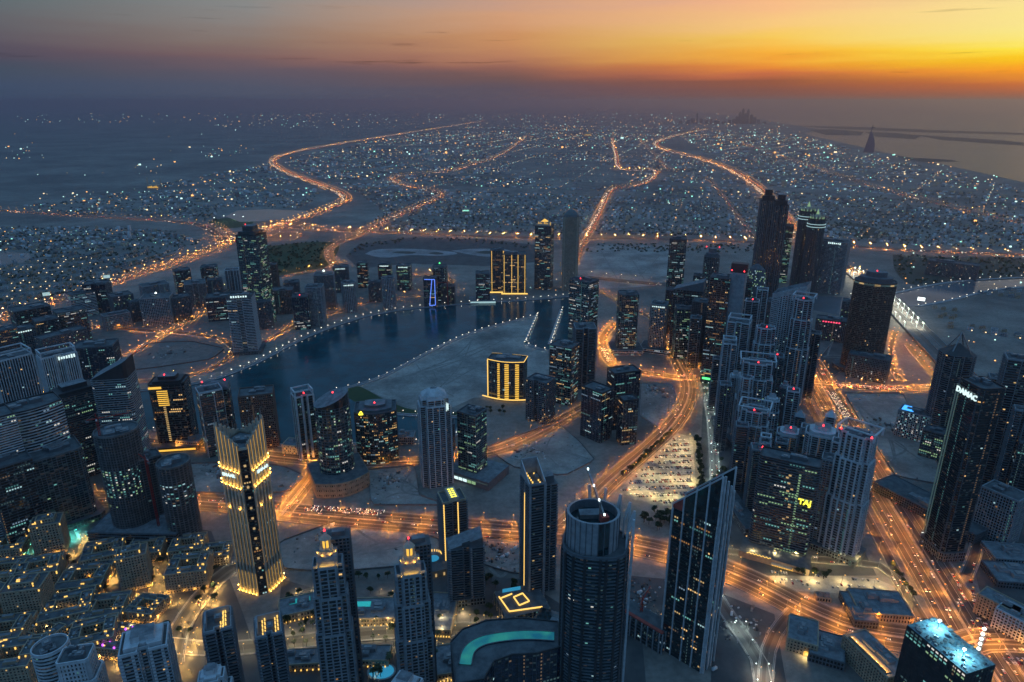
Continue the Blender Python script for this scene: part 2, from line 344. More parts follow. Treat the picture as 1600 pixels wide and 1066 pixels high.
for i, pl in enumerate([[(1262, 203), (1300, 202), (1350, 206), (1345, 212), (1290, 211)], [(1350, 206), (1400, 208), (1440, 212), (1430, 218), (1370, 214)], [(1430, 211), (1500, 215), (1560, 219), (1600, 223), (1600, 228), (1540, 224), (1470, 219)], [(1240, 197), (1330, 198), (1450, 203), (1600, 208), (1600, 211), (1440, 207), (1320, 202)], [(1390, 243), (1430, 247), (1485, 250), (1500, 253), (1440, 253)]]):
    sheet('island', pl, 'scrub', 2.2)
salt = [[(570, 397), (590, 390), (640, 389), (690, 392), (715, 396), (690, 400), (640, 399), (600, 403)], [(705, 392), (740, 389), (790, 390), (800, 398), (770, 402), (735, 398)]]
sheet('wetland', [(540, 400), (560, 382), (640, 372), (760, 374), (845, 384), (835, 410), (760, 416), (640, 412), (560, 420)], 'dark_lot', .2)
for s_ in salt:
    sheet('salt_flat', smooth(s_+s_[:1], 5)[:-1], 'salt', .45)
for pl in ([(612, 395), (625, 393), (650, 394), (640, 397)], [(668, 396), (682, 394), (694, 397), (680, 398)], [(742, 394), (760, 392), (775, 395), (758, 397)]): sheet('islet', smooth(pl+pl[:1], 4)[:-1], 'scrub', .5)
LOTS = []
# land patches: dark made ground, planted land and pale empty lots
for nm, pl, mt in [
    ('waste_ground', [(930, 452), (1040, 440), (1050, 385), (910, 388), (900, 420)], 'sand_lot'),
    ('island_sand', [(838, 495), (819, 537), (856, 549), (862, 600), (800, 618), (740, 622), (700, 640), (650, 640), (600, 622), (560, 603), (600, 589), (640, 568), (690, 542), (740, 521), (800, 504)], 'sand_lot'),
    ('scrubland', [(528, 612), (560, 604), (600, 624), (648, 641), (720, 645), (722, 651), (650, 648), (610, 645), (560, 631)], 'turf'),
    ('scrub_patch', [(622, 590), (640, 572), (672, 554), (706, 545), (690, 560), (668, 576), (676, 592), (650, 602)], 'scrub'),
    ('park_turf', [(415, 385), (500, 378), (530, 384), (505, 420), (440, 432), (412, 425)], 'turf'),
    ('sports_field', [(325, 347), (352, 341), (395, 345), (382, 354), (340, 357)], 'turf'),
    ('planted_land', [(1395, 398), (1480, 402), (1600, 405), (1600, 436), (1500, 438), (1430, 446), (1400, 425)], 'scrub'),
    ('planted_land', [(1300, 352), (1345, 350), (1390, 368), (1345, 372)], 'scrub'),
    ('town_ground', [(0, 840), (120, 800), (330, 830), (380, 960), (420, 1075), (0, 1075), (-200, 1075), (-200, 900)], 'dark_lot'),
    ('town_ground', [(440, 905), (560, 940), (700, 900), (815, 905), (900, 960), (1000, 960), (1010, 1075), (425, 1075)], 'dark_lot'),
    ('town_ground', [(1500, 700), (1620, 690), (1700, 800), (1700, 1075), (1580, 1075), (1530, 920), (1500, 800)], 'dark_lot'),
    ('town_ground', [(1100, 600), (1220, 600), (1245, 640), (1300, 760), (1370, 900), (1200, 900), (1110, 860), (1095, 700)], 'dark_lot'),
    ('town_ground', [(0, 520), (60, 490), (200, 460), (360, 430), (420, 500), (350, 580), (200, 600), (0, 640)], 'paving'),
    ('town_ground', [(1040, 480), (1200, 430), (1300, 450), (1330, 560), (1230, 600), (1110, 600), (1060, 560)], 'paving'),
    ('plaza', [(440, 968), (560, 962), (700, 955), (820, 968), (860, 985), (700, 978), (560, 984), (445, 996)], 'paving'),
    ('building_site', [(985, 900), (1040, 905), (1030, 990), (980, 985)], 'dark_lot'),
    ('building_site', [(1120, 925), (1210, 960), (1230, 1075), (1110, 1075)], 'dark_lot'),
    ('empty_lot', [(560, 800), (485, 830), (430, 850), (445, 890), (520, 895), (690, 880), (690, 845)], 'sand_lot'),
    ('empty_lot', [(755, 842), (815, 842), (815, 900), (757, 885)], 'sand_lot'),
    ('empty_lot', [(262, 726), (345, 724), (440, 728), (478, 745), (450, 770), (350, 772), (290, 770)], 'sand_lot'),
    ('empty_lot', [(200, 560), (235, 536), (300, 534), (352, 545), (330, 562), (250, 574), (200, 580)], 'sand_lot'),
    ('empty_lot', [(575, 735), (648, 728), (655, 775), (700, 790), (580, 790)], 'sand_lot'),
    ('empty_lot', [(760, 700), (870, 660), (905, 690), (930, 720), (880, 745), (800, 730)], 'sand_lot'),
    ('empty_lot', [(1003, 600), (1050, 600), (1062, 630), (1030, 670), (1000, 650)], 'sand_lot'),
    ('empty_lot', [(1320, 615), (1410, 615), (1450, 690), (1480, 760), (1400, 745), (1350, 670)], 'sand_lot'),
    ('empty_lot', [(1330, 500), (1345, 560), (1300, 590), (1280, 560)], 'dark_lot'),
    ('car_park', [(960, 772), (1056, 676), (1082, 684), (1090, 792), (1024, 790)], 'sand_lot'),
    ('car_park', [(1190, 890), (1370, 905), (1400, 918), (1395, 932), (1210, 922)], 'sand_lot'),
    ('car_park', [(1490, 905), (1520, 905), (1560, 1000), (1530, 1010)], 'paving')]:
    if nm in ('scrub_patch', 'scrubland', 'planted_land', 'park_turf', 'sports_field', 'waste_ground'): pl = smooth(pl+pl[:1], 5)[:-1]
    lot = sheet(nm, pl, mt, .2 + .01*random.random())
    if nm in ('empty_lot', 'building_site'): LOTS.append(pl)
    if nm in ('empty_lot', 'island_sand', 'waste_ground'):      # wheel tracks worn into the sand
        q = [G(*p) for p in pl]; mx_, my_ = sum(p[0] for p in q)/len(q), sum(p[1] for p in q)/len(q); mb = MB()
        for k in range(10 if nm != 'empty_lot' else 5):
            i0, i1 = random.sample(range(len(q)), 2); f0, f1 = random.uniform(.4, .9), random.uniform(.4, .9)
            A = (mx_+(q[i0][0]-mx_)*f0, my_+(q[i0][1]-my_)*f0); B = (mx_+(q[i1][0]-mx_)*f1, my_+(q[i1][1]-my_)*f1); C_ = ((A[0]+B[0])/2+random.uniform(-25, 25), (A[1]+B[1])/2+random.uniform(-25, 25))
            strip(mb, smooth([A, C_, B], 8), -random.uniform(1, 2.6), random.uniform(1, 2.6), .225+.004*k, 'dirt_track')
        mb.obj('wheel_tracks', lot, kind='stuff')
    if nm == 'empty_lot':
        q = resample([G(*p) for p in pl+pl[:1]], 18); mb = MB(); wallstrip(mb, q, -.25, .25, 0, 2.4, random.choice(('conc', 'pale', 'brown'))); mb.obj('hoarding', lot)

# quay walls with promenade
QUAY = []
for pts in (BANK_N, BANK_S, [(610, 647), (650, 650), (722, 653)], [(722, 653), (706, 684), (620, 692), (440, 697), (350, 690), (240, 672)], [(882, 546), (850, 548), (822, 538)]):
    wp = resample(smooth([G(*q) for q in pts], 4), 20); mb = MB(); wallstrip(mb, wp, -5, 5, 0, 2.0, 'pale'); wallstrip(mb, wp, -.4, .4, 2.0, 3.0, 'conc')
    tag(mb.obj('promenade'), kind='structure'); QUAY.append(wp)
for a, b in (((838, 493), (819, 536)), ((877, 484), (858, 540))):
    wp = resample([G(*a), G(*b)], 15); mb = MB(); wallstrip(mb, wp, -4, 4, 0, 2.2, 'pale'); tag(mb.obj('jetty'), 'long pale stone jetty, '+('left' if a[0] == 838 else 'right')+' of the pair at the canal basin', 'jetty'); QUAY.append(wp)
RIVQ = []
for pts in ([(1330, 463), (1395, 459), (1450, 447), (1510, 439), (1600, 434)], [(1600, 449), (1545, 455), (1485, 470), (1430, 480)]):
    wp = resample(smooth([G(*q) for q in pts], 4), 30); mb = MB(); wallstrip(mb, wp, -5, 5, 0, 2.0, 'pale'); tag(mb.obj('promenade'), kind='structure'); RIVQ.append(wp)

# name, pixels, width m, lamp spacing, lamp kind, power class, cars per km, lane marks
ROADS = [
 ('left_highway', [(-60, 516), (0, 496), (130, 456), (250, 416), (330, 388), (400, 362), (470, 341), (525, 321), (541, 311), (525, 299), (480, 282), (441, 266), (426, 253), (441, 243), (500, 230), (580, 217), (680, 201), (757, 189)], 66, 50, 'o', 3, 100),
 ('desert_road', [(-80, 322), (0, 329), (100, 336), (200, 342), (270, 346), (315, 353), (338, 366), (352, 378)], 40, 60, 'o', 1, 10),
 ('crossing_highway', [(400, 364), (450, 356), (520, 360), (640, 365), (760, 370), (880, 373), (1000, 373), (1100, 376), (1250, 381), (1330, 385), (1400, 390), (1500, 395), (1700, 402)], 46, 60, 'o', 2, 14),
 ('interchange_ramp', [(330, 350), (352, 360), (362, 372), (385, 366), (410, 354), (445, 350), (470, 352), (500, 360)], 16, 45, 'o', 1, 10),
 ('interchange_ramp', [(400, 372), (440, 376), (470, 370), (462, 362), (440, 362), (415, 370), (395, 384)], 14, 45, 'o', 1, 8),
 ('interchange_ramp', [(320, 372), (345, 378), (350, 390), (320, 400), (260, 420)], 14, 45, 'o', 1, 8),
 ('winding_road', [(528, 418), (516, 404), (514, 392), (526, 381), (560, 368), (590, 352), (615, 340), (650, 325), (692, 305), (668, 297), (640, 292), (618, 285), (614, 278), (632, 274), (700, 268), (742, 257), (790, 238), (822, 213)], 34, 50, 'o', 2, 30),
 ('straight_avenue', [(897, 412), (908, 385), (925, 355), (938, 330), (950, 304), (962, 294), (985, 292), (1012, 284), (1024, 274), (1020, 266), (970, 264), (962, 240), (956, 216)], 36, 50, 'o', 2, 80),
 ('cross_street', [(960, 264), (1000, 265), (1056, 267)], 26, 60, 'o', 1, 10),
 ('straight_street', [(1045, 266), (1020, 240), (998, 217)], 22, 70, 'o', 1, 10),
 ('coast_highway', [(1105, 202), (1062, 211), (1030, 221), (1026, 228), (1045, 236), (1100, 250), (1150, 270), (1192, 300), (1228, 345), (1262, 385), (1300, 408), (1345, 432)], 64, 50, 'o', 3, 90),
 ('beach_road', [(1150, 222), (1200, 238), (1250, 255), (1350, 288), (1450, 315), (1600, 350), (1700, 372)], 24, 60, 'o', 1, 12),
 ('suburb_street', [(1108, 280), (1135, 315), (1160, 350), (1186, 380)], 18, 70, 'o', 0, 10),
 ('happiness_street', [(-60, 800), (60, 786), (200, 779), (350, 787), (450, 801), (600, 815), (700, 823), (815, 832), (900, 838), (1000, 854), (1100, 880), (1180, 912), (1250, 948), (1330, 982), (1400, 996), (1470, 1005)], 44, 42, 'o', 2, 40),
 ('bay_avenue', [(880, 826), (920, 785), (960, 746), (1010, 704), (1050, 665), (1072, 630), (1076, 600), (1062, 570), (1050, 545), (1044, 522)], 34, 34, 'o', 2, 36),
 ('canal_street', [(60, 660), (160, 675), (230, 692), (340, 702), (430, 714), (520, 722), (600, 722), (700, 718), (780, 703), (840, 678), (880, 656), (920, 634)], 30, 40, 'o', 2, 14),
 ('link_street', [(440, 806), (462, 778), (482, 752), (497, 730), (492, 720)], 24, 28, 'o', 3, 14),
 ('flyover_street', [(60, 620), (160, 575), (215, 546), (260, 520), (300, 498), (330, 480)], 26, 34, 'o', 2, 24),
 ('loop_road', [(100, 630), (150, 605), (220, 597), (300, 586), (340, 572), (362, 553), (362, 540), (340, 529), (290, 521), (230, 517), (140, 510)], 20, 38, 'o', 1, 12),
 ('north_bank_road', [(395, 545), (430, 525), (470, 505), (520, 490), (560, 480)], 14, 36, 'o', 1, 8),
 ('quarter_road', [(300, 470), (400, 440), (480, 425), (540, 415)], 22, 45, 'o', 1, 14),
 ('quarter_road', [(545, 480), (590, 470), (650, 463), (700, 455), (706, 440), (690, 430), (640, 430)], 14, 45, 'o', 1, 10),
 ('bay_crossing', [(900, 432), (960, 438), (1000, 442), (1060, 447), (1130, 452)], 40, 50, 'o', 1, 12),
 ('bay_ramp', [(930, 452), (965, 470), (1000, 488), (1030, 505)], 16, 40, 'o', 1, 16),
 ('bridge_road', [(890, 450), (884, 420), (896, 395)], 16, 40, 'o', 1, 10),
 ('inner_street', [(962, 505), (944, 525), (942, 545), (952, 566), (970, 578), (1010, 583), (1060, 590), (1112, 592)], 22, 26, 'o', 3, 40),
 ('corner_street', [(1040, 500), (1056, 530), (1080, 560), (1112, 585)], 18, 26, 'o', 3, 30),
 ('financial_road', [(1262, 562), (1285, 605), (1318, 660), (1360, 735), (1412, 820), (1470, 915), (1520, 1000), (1570, 1080)], 58, 38, 'o', 2, 120),
 ('service_road', [(1232, 570), (1262, 628), (1300, 700), (1345, 790), (1388, 870), (1430, 950), (1470, 1010)], 12, 40, 'o', 1, 10),
 ('cross_avenue', [(1228, 596), (1290, 601), (1350, 605), (1400, 608), (1470, 605), (1520, 600)], 30, 30, 'o', 3, 60),
 ('slip_road', [(1400, 520), (1392, 545), (1395, 575), (1408, 596)], 14, 32, 'o', 2, 30),
 ('slip_road', [(1420, 540), (1445, 570), (1470, 600)], 16, 36, 'o', 2, 20),
 ('far_right_road', [(1500, 610), (1560, 660), (1600, 690), (1660, 730)], 40, 36, 'o', 2, 30),
 ('tower_road', [(1510, 900), (1525, 860), (1532, 800), (1540, 740)], 14, 50, 'o', 0, 6),
 ('corner_avenue', [(1500, 1010), (1540, 1000), (1600, 1003), (1680, 1008)], 34, 34, 'o', 3, 12),
 ('boulevard', [(200, 1000), (330, 1015), (450, 1005), (560, 992), (680, 985), (760, 985), (840, 1000), (900, 1030)], 20, 15, 'g', 1, 12),
 ('boulevard', [(268, 1040), (278, 990), (305, 945), (340, 905), (380, 880), (420, 862)], 22, 40, 'g', 1, 14),
 ('side_street', [(1118, 930), (1140, 965), (1168, 1005), (1188, 1040), (1192, 1080)], 16, 60, 'w', 1, 4),
 ('side_street', [(1240, 955), (1215, 985), (1200, 1020), (1195, 1080)], 14, 60, 'o', 0, 6),
 ('mall_drive', [(1110, 858), (1180, 868), (1260, 874), (1370, 884), (1396, 900), (1420, 940)], 12, 26, 'y', 1, 30),
 ('market_street', [(1098, 590), (1110, 650), (1116, 720), (1118, 790), (1124, 850)], 14, 30, 'w', 1, 40),
 ('quarter_lane', [(0, 960), (60, 945), (120, 930), (160, 950), (220, 940)], 9, 30, 'g', 0, 4),
 ('quarter_lane', [(20, 1060), (60, 1010), (90, 960), (110, 900)], 9, 30, 'g', 0, 4),
]
ROADW = []
LAMPS = []   # x, y, heading, kind, power, road, height
CARS = []    # x, y, heading, towards, road
PRETTY = {'left_highway': 'the broad highway on the left', 'desert_road': 'the desert road', 'happiness_street': 'the wide street across the foreground', 'financial_road': 'the broad road at lower right', 'bay_avenue': 'the avenue curving past the car park', 'canal_street': 'the street along the canal', 'cross_avenue': 'the avenue with queueing traffic', 'coast_highway': 'the coast highway', 'boulevard': 'the boulevard', 'link_street': 'the short diagonal street', 'mall_drive': 'the hotel drive', 'market_street': 'the narrow street beside the car park'}
for ri, (nm, px, wd, gap, kind, pw, cpk) in enumerate(ROADS):
    wp = resample(smooth([G(*q) for q in px], 6), 26 if px[0][1] > 420 else 60)
    z = .55 + .012*ri
    mb = MB(); nl = max(2, 2*round(wd/7.6))
    for k in range(nl): strip(mb, wp, -wd/2+wd*k/nl, -wd/2+wd*(k+1)/nl, z, 'asphalt' if k in (0, nl-1) or (k+ri) % 3 == 0 else 'asphalt_worn')
    o = tag(mb.obj('road'), kind='structure')
    near = max(q[1] for q in px) > 500
    mb = MB()
    for s in (-1, 1): wallstrip(mb, wp, s*(wd/2+.6)-.6, s*(wd/2+.6)+.6, 0, z+.14, 'kerbstone')
    mb.obj('kerb', o)
    if wd >= 24:
        mb = MB(); wallstrip(mb, wp, -1.5, 1.5, z, z+.2, 'kerbstone' if near else 'paving'); mb.obj('median', o)
    if near and wd > 13:
        mb = MB()
        k = -wd/2+.8
        while k < wd/2:
            if abs(k) > 2: strip(mb, wp, k-.2, k+.2, z+.006, 'marking')
            k += 7.6 if wd >= 24 else wd/2-.8
        mb.obj('lane_marking', o, kind='stuff')
    ROADW.append((np.array(wp), wd))
    sides = (-1, 0, 1) if wd > 40 else ((-1, 1) if wd > 13 else (1,))
    dense = resample(wp, gap)
    hh = 12 if near else 16
    for s in sides:
        off = side(dense, s*(wd/2+1))
        for i, p in enumerate(off[(0 if s > 0 else 0):]):
            a = dense[max(i-1, 0)]; b = dense[min(i+1, len(dense)-1)]
            LAMPS.append((p[0], p[1], atan2(b[1]-a[1], b[0]-a[0])+(pi/2 if s > 0 else -pi/2), kind, pw, nm, hh))
    tot = sum(hypot(b[0]-a[0], b[1]-a[1]) for a, b in zip(wp, wp[1:]))
    nc = int(tot/1000*cpk*(1 if near else 1.5)); fine = resample(wp, 6)
    for _ in range(nc):
        i = random.randrange(1, len(fine)-1); s = random.choice((-1, 1)); lane = random.uniform(2.5, wd/2-2) if wd >= 12 else wd/4
        lane = 2.5+3.7*int((lane-2.5)/3.7)+.8 if wd > 20 else lane
        q = side(fine[i-1:i+2], s*lane)[1]; a, b = fine[i-1], fine[i+1]; hd = atan2(b[1]-a[1], b[0]-a[0])
        if s < 0: hd += pi       # right hand traffic
        CARS.append((q[0], q[1], hd, nm, z))
def queue(nm, px0, px1, n, rows, z=.9, back=False):
    a, b = G(*px0), G(*px1); l = hypot(b[0]-a[0], b[1]-a[1]); ux, uy = (b[0]-a[0])/l, (b[1]-a[1])/l
    for r in range(rows):
        for i in range(n):
            if random.random() < .2: continue
            t = l*(i+random.uniform(.1, .7))/n; o = (r-(rows-1)/2)*3.8
            CARS.append((a[0]+ux*t+uy*o, a[1]+uy*t-ux*o, atan2(uy, ux)+(pi if back else 0), nm, z))
queue('happiness_street', (478, 795), (600, 803), 17, 4)
queue('cross_avenue', (1310, 603), (1400, 608), 24, 4, 1.0)
queue('financial_road', (1298, 612), (1326, 656), 18, 4, .95)
queue('inner_street', (944, 545), (952, 566), 9, 3, 1)

# ------------------------------------------------------------------ towers
PAL = {'cool': ['w_teal', 'w_cool', 'w_dim', 'w_dim', 'w_teal2', 'w_ice', 'w_white2', 'w_dimw'], 'green': ['w_green', 'w_teal', 'w_teal2', 'w_dim', 'w_green', 'w_white2'], 'warm': ['w_warm', 'w_dimw', 'w_dimw', 'w_amber', 'w_dim', 'w_warm2', 'w_amber'], 'mix': ['w_teal', 'w_warm', 'w_dim', 'w_dimw', 'w_cool', 'w_amber', 'w_teal2', 'w_ice', 'w_warm2'], 'gold': ['w_gold', 'w_warm', 'w_warm']}
ST = {
 'office': dict(core='g_teal', fh=3.9, bay=2.4, band=(.8, .2, 'grey'), pier=(.3, .3, 'grey', 2), lit=.10, run=True, pal='cool'),
 'dark':   dict(core='g_black', fh=3.9, bay=2.6, band=(.7, .18, 'grey'), pier=(.35, .3, 'grey', 3), lit=.045, run=True, pal='cool'),
 'blue':   dict(core='g_blue', fh=3.9, bay=3.2, band=(.6, .18, 'dark'), pier=(.25, .2, 'grey', 2), lit=.06, run=True, pal='cool'),
 'resi':   dict(core='g_black', fh=3.5, bay=3.6, band=(1.1, 1.0, 'pale'), pier=(1.3, 1.15, 'white', 3), lit=.022, pal='mix'),
 'balc':   dict(core='g_black', fh=3.5, bay=3.6, band=(1.0, 1.5, 'grey'), pier=(1.0, .6, 'pale', 4), lit=.03, pal='mix'),
 'grid':   dict(core='g_black', fh=3.6, bay=3.4, band=(1.2, .5, 'pale'), pier=(1.1, .55, 'pale', 1), lit=.035, pal='mix'),
 'greygrid': dict(core='g_black', fh=3.6, bay=3.4, band=(1.3, .5, 'grey'), pier=(1.0, .55, 'grey', 1), lit=.04, pal='mix'),
 'bands':  dict(core='g_black', fh=3.7, bay=3.2, band=(1.5, .6, 'white'), pier=(.3, .1, 'dark', 2), lit=.05, run=True, pal='cool'),
 'fins':   dict(core='g_black', fh=3.6, bay=3.0, band=(.5, .2, 'grey'), pier=(.9, .9, 'pale', 1), lit=.03, pal='mix'),
 'brown':  dict(core='g_bronze', fh=3.6, bay=3.2, band=(1.1, .4, 'brown'), pier=(.9, .5, 'brown', 1), lit=.03, pal='mix'),
 'conc':   dict(core='dark', fh=3.6, bay=4.2, band=(.5, .9, 'conc'), pier=(.7, .7, 'conc', 1), lit=.01, pal='green'),
 'beige':  dict(core='g_black', fh=3.5, bay=3.3, band=(1.5, .5, 'beige'), pier=(1.6, .55, 'beige', 1), lit=.03, pal='warm'),
}
def facade(P, poly, z0, z1, st, rnd):
    core = P.setdefault('wall', MB()); bands = P.setdefault('floor_band', MB()); piers = P.setdefault('pier', MB()); lit = P.setdefault('lit_window', MB())
    core.prism(poly, z0, z1, st['core'], 'roofing')
    fh, bay = st['fh'], st['bay']; nf = max(1, int((z1-z0)/fh)); fh = (z1-z0)/nf
    n = len(poly); bh, bo, bm = st['band']; O = offs(poly, bo)
    for k in range(nf+1):
        a = z0+k*fh-bh/2; b = a+bh
        if k == 0: a = z0+.01
        if k == nf: b = z1+.02
        for i in range(n):
            j = (i+1) % n
            bands.face([(*O[i], a), (*O[j], a), (*O[j], b), (*O[i], b)], bm)
            bands.face([(*O[i], b), (*O[j], b), (*poly[j], b), (*poly[i], b)], bm)
            if bo > .3: bands.face([(*poly[i], a), (*poly[j], a), (*O[j], a), (*O[i], a)], bm)
    pwid, po, pm, every = st['pier']
    for i in range(n):
        a, b = poly[i], poly[(i+1) % n]; l = hypot(b[0]-a[0], b[1]-a[1])
        if l < .8: continue
        ux, uy = (b[0]-a[0])/l, (b[1]-a[1])/l; nx, ny = uy, -ux; m = max(1, round(l/bay))
        if l > pwid*1.5 and pwid > 0:
            for k in range(0, m+1, every):
                t = min(max(k*l/m, pwid/2), l-pwid/2)
                p0 = (a[0]+ux*(t-pwid/2), a[1]+uy*(t-pwid/2)); p1 = (a[0]+ux*(t+pwid/2), a[1]+uy*(t+pwid/2))
                q0 = (p0[0]+nx*po, p0[1]+ny*po); q1 = (p1[0]+nx*po, p1[1]+ny*po)
                zt = z1+.03
                piers.face([(*q0, z0), (*q1, z0), (*q1, zt), (*q0, zt)], pm); piers.face([(*p0, z0), (*q0, z0), (*q0, zt), (*p0, zt)], pm); piers.face([(*q1, z0), (*p1, z0), (*p1, zt), (*q1, zt)], pm)
                piers.face([(*q0, zt), (*q1, zt), (*p1, zt), (*p0, zt)], pm)
        pal = PAL[st['pal']]; pr = st['lit']
        if pr <= 0: continue
        e = .04; stair = rnd.randrange(m) if m > 5 and rnd.random() < .4 else -1; sm = rnd.choice(('w_dim', 'w_dimw', 'w_teal2'))
        for f in range(nf):
            zm = z0+(f+.5)*fh; za, zb = zm-.24*fh, zm+.24*fh
            k = 0; fl = pr*(rnd.choice((.1, .2, .5, 1, 1, 3.2)) if st.get('run') else 1)
            if stair >= 0 and rnd.random() < .8: lit.face([(a[0]+ux*(stair+q_)*l/m+nx*.05, a[1]+uy*(stair+q_)*l/m+ny*.05, z_) for q_, z_ in ((.3, za), (.7, za), (.7, zb), (.3, zb))], sm)
            if st.get('run') and rnd.random() < .05: fl = .7
            lf = st.get('litf'); 
            if lf: fl = fl if not lf else lf((f+.5)/nf, pr)
            if st['core'].startswith('g_') and fh > 3:      # rooms lit faintly behind the glass
                for kk in range(m):
                    if rnd.random() < .16:
                        t0, t1 = (kk+.1)*l/m, (kk+.9)*l/m; e2 = .03
                        lit.face([(a[0]+ux*t0+nx*e2, a[1]+uy*t0+ny*e2, za), (a[0]+ux*t1+nx*e2, a[1]+uy*t1+ny*e2, za), (a[0]+ux*t1+nx*e2, a[1]+uy*t1+ny*e2, zb), (a[0]+ux*t0+nx*e2, a[1]+uy*t0+ny*e2, zb)], 'w_faint' if rnd.random() < .7 else 'w_faintw')
            while k < m:
                if rnd.random() < fl:
                    run = rnd.randint(1, 6) if st.get('run') else 1
                    mt = rnd.choice(pal)
                    for _ in range(run):
                        if k >= m: break
                        t0, t1 = (k+.18)*l/m, (k+.82)*l/m
                        lit.face([(a[0]+ux*t0+nx*e, a[1]+uy*t0+ny*e, za), (a[0]+ux*t1+nx*e, a[1]+uy*t1+ny*e, za), (a[0]+ux*t1+nx*e, a[1]+uy*t1+ny*e, zb), (a[0]+ux*t0+nx*e, a[1]+uy*t0+ny*e, zb)], mt)
                        k += 1
                k += 1
def roofkit(root, poly, z, rnd, par='pale', ph=2.2, plant=4, mat='grey', deck='roofing'):
    mb = MB(); I = offs(poly, -.8); O = offs(poly, .25); n = len(poly)
    for i in range(n):
        j = (i+1) % n
        mb.face([(*O[i], z-.6), (*O[j], z-.6), (*O[j], z+ph), (*O[i], z+ph)], par); mb.face([(*O[i], z+ph), (*O[j], z+ph), (*I[j], z+ph), (*I[i], z+ph)], par); mb.face([(*I[j], z), (*I[i], z), (*I[i], z+ph), (*I[j], z+ph)], par)
    pm = mb; mb = MB(); mb.face([(*p, z+.12) for p in offs(poly, -.8)], deck); rf = mb.obj('roof', root); pm.obj('parapet', rf)
    xs = [p[0] for p in poly]; ys = [p[1] for p in poly]; W = max(xs)-min(xs); D = max(ys)-min(ys)
    for k in range(plant):
        w_, d_ = rnd.uniform(.14, .34)*W, rnd.uniform(.14, .34)*D
        x, y = rnd.uniform(-.24, .24)*W, rnd.uniform(-.24, .24)*D
        mb = MB(); hh = rnd.uniform(2, 5.5)+k*.3; mb.box(x, y, z+.1+.02*k, z+hh, w_, d_, mat, 0, 'roof_lt')
        mb.box(x, y, z+hh+.01, z+hh+.8, w_*.5, d_*.5, 'steel'); mb.obj('roof_plant', rf)
def beacon(root, x, y, z, r=1.3):
    mb = MB(); mb.bar((x, y, z-6), (x, y, z), .25, 'steel'); mb.taper(ell(r*2, r*2, 8, 0, x, y), z, ell(r*.8, r*.8, 8, 0, x, y), z+r*1.6, 'red_beacon'); mb.obj('beacon_light', root)
def place(xt, yt, yb, wpx, asp=1, rot=0, name='tower', label='', cat='tower', group=None):
    bx = foot(xt, yt, yb); X, Y = G(bx, yb); h = zat(Y, yt); r = radians(rot)
    W = wpx/ppm(Y, h)/(abs(cos(r))+asp*abs(sin(r))); az = atan2(X, Y)
    root = tag(empty(name, (X, Y, 0), -az + r), label, cat, group)
    return root, h, W, W*asp
def shape(kind, W, D):
    if kind == 'box': return rect(W, D)
    if kind == 'cyl': return ell(W, D, 24)
    if kind == 'oct': return cham(W, D, min(W, D)*.22)
    if kind == 'cham': return cham(W, D, min(W, D)*.1)
    if kind == 'bow': return bow(W, D, D*.25)
    if kind == 'tri': return [(-W/2, -D/2), (W/2, -D/2), (W/2, 0), (0, D/2), (-W/2, D*.2)]
    if kind == 'notch': return [(-W/2, -D/2), (-W*.12, -D/2), (-W*.12, -D*.36), (W*.12, -D*.36), (W*.12, -D/2), (W/2, -D/2), (W/2, D/2), (-W/2, D/2)]
    if kind == 'cross': return [(-W*.3, -D/2), (W*.3, -D/2), (W*.3, -D*.32), (W/2, -D*.32), (W/2, D*.32), (W*.3, D*.32), (W*.3, D/2), (-W*.3, D/2), (-W*.3, D*.32), (-W/2, D*.32), (-W/2, -D*.32), (-W*.3, -D*.32)]
def scalep(p, s): return [(x*s, y*s) for x, y in p]
FOOT = []          # occupied ground (x, y, radius)
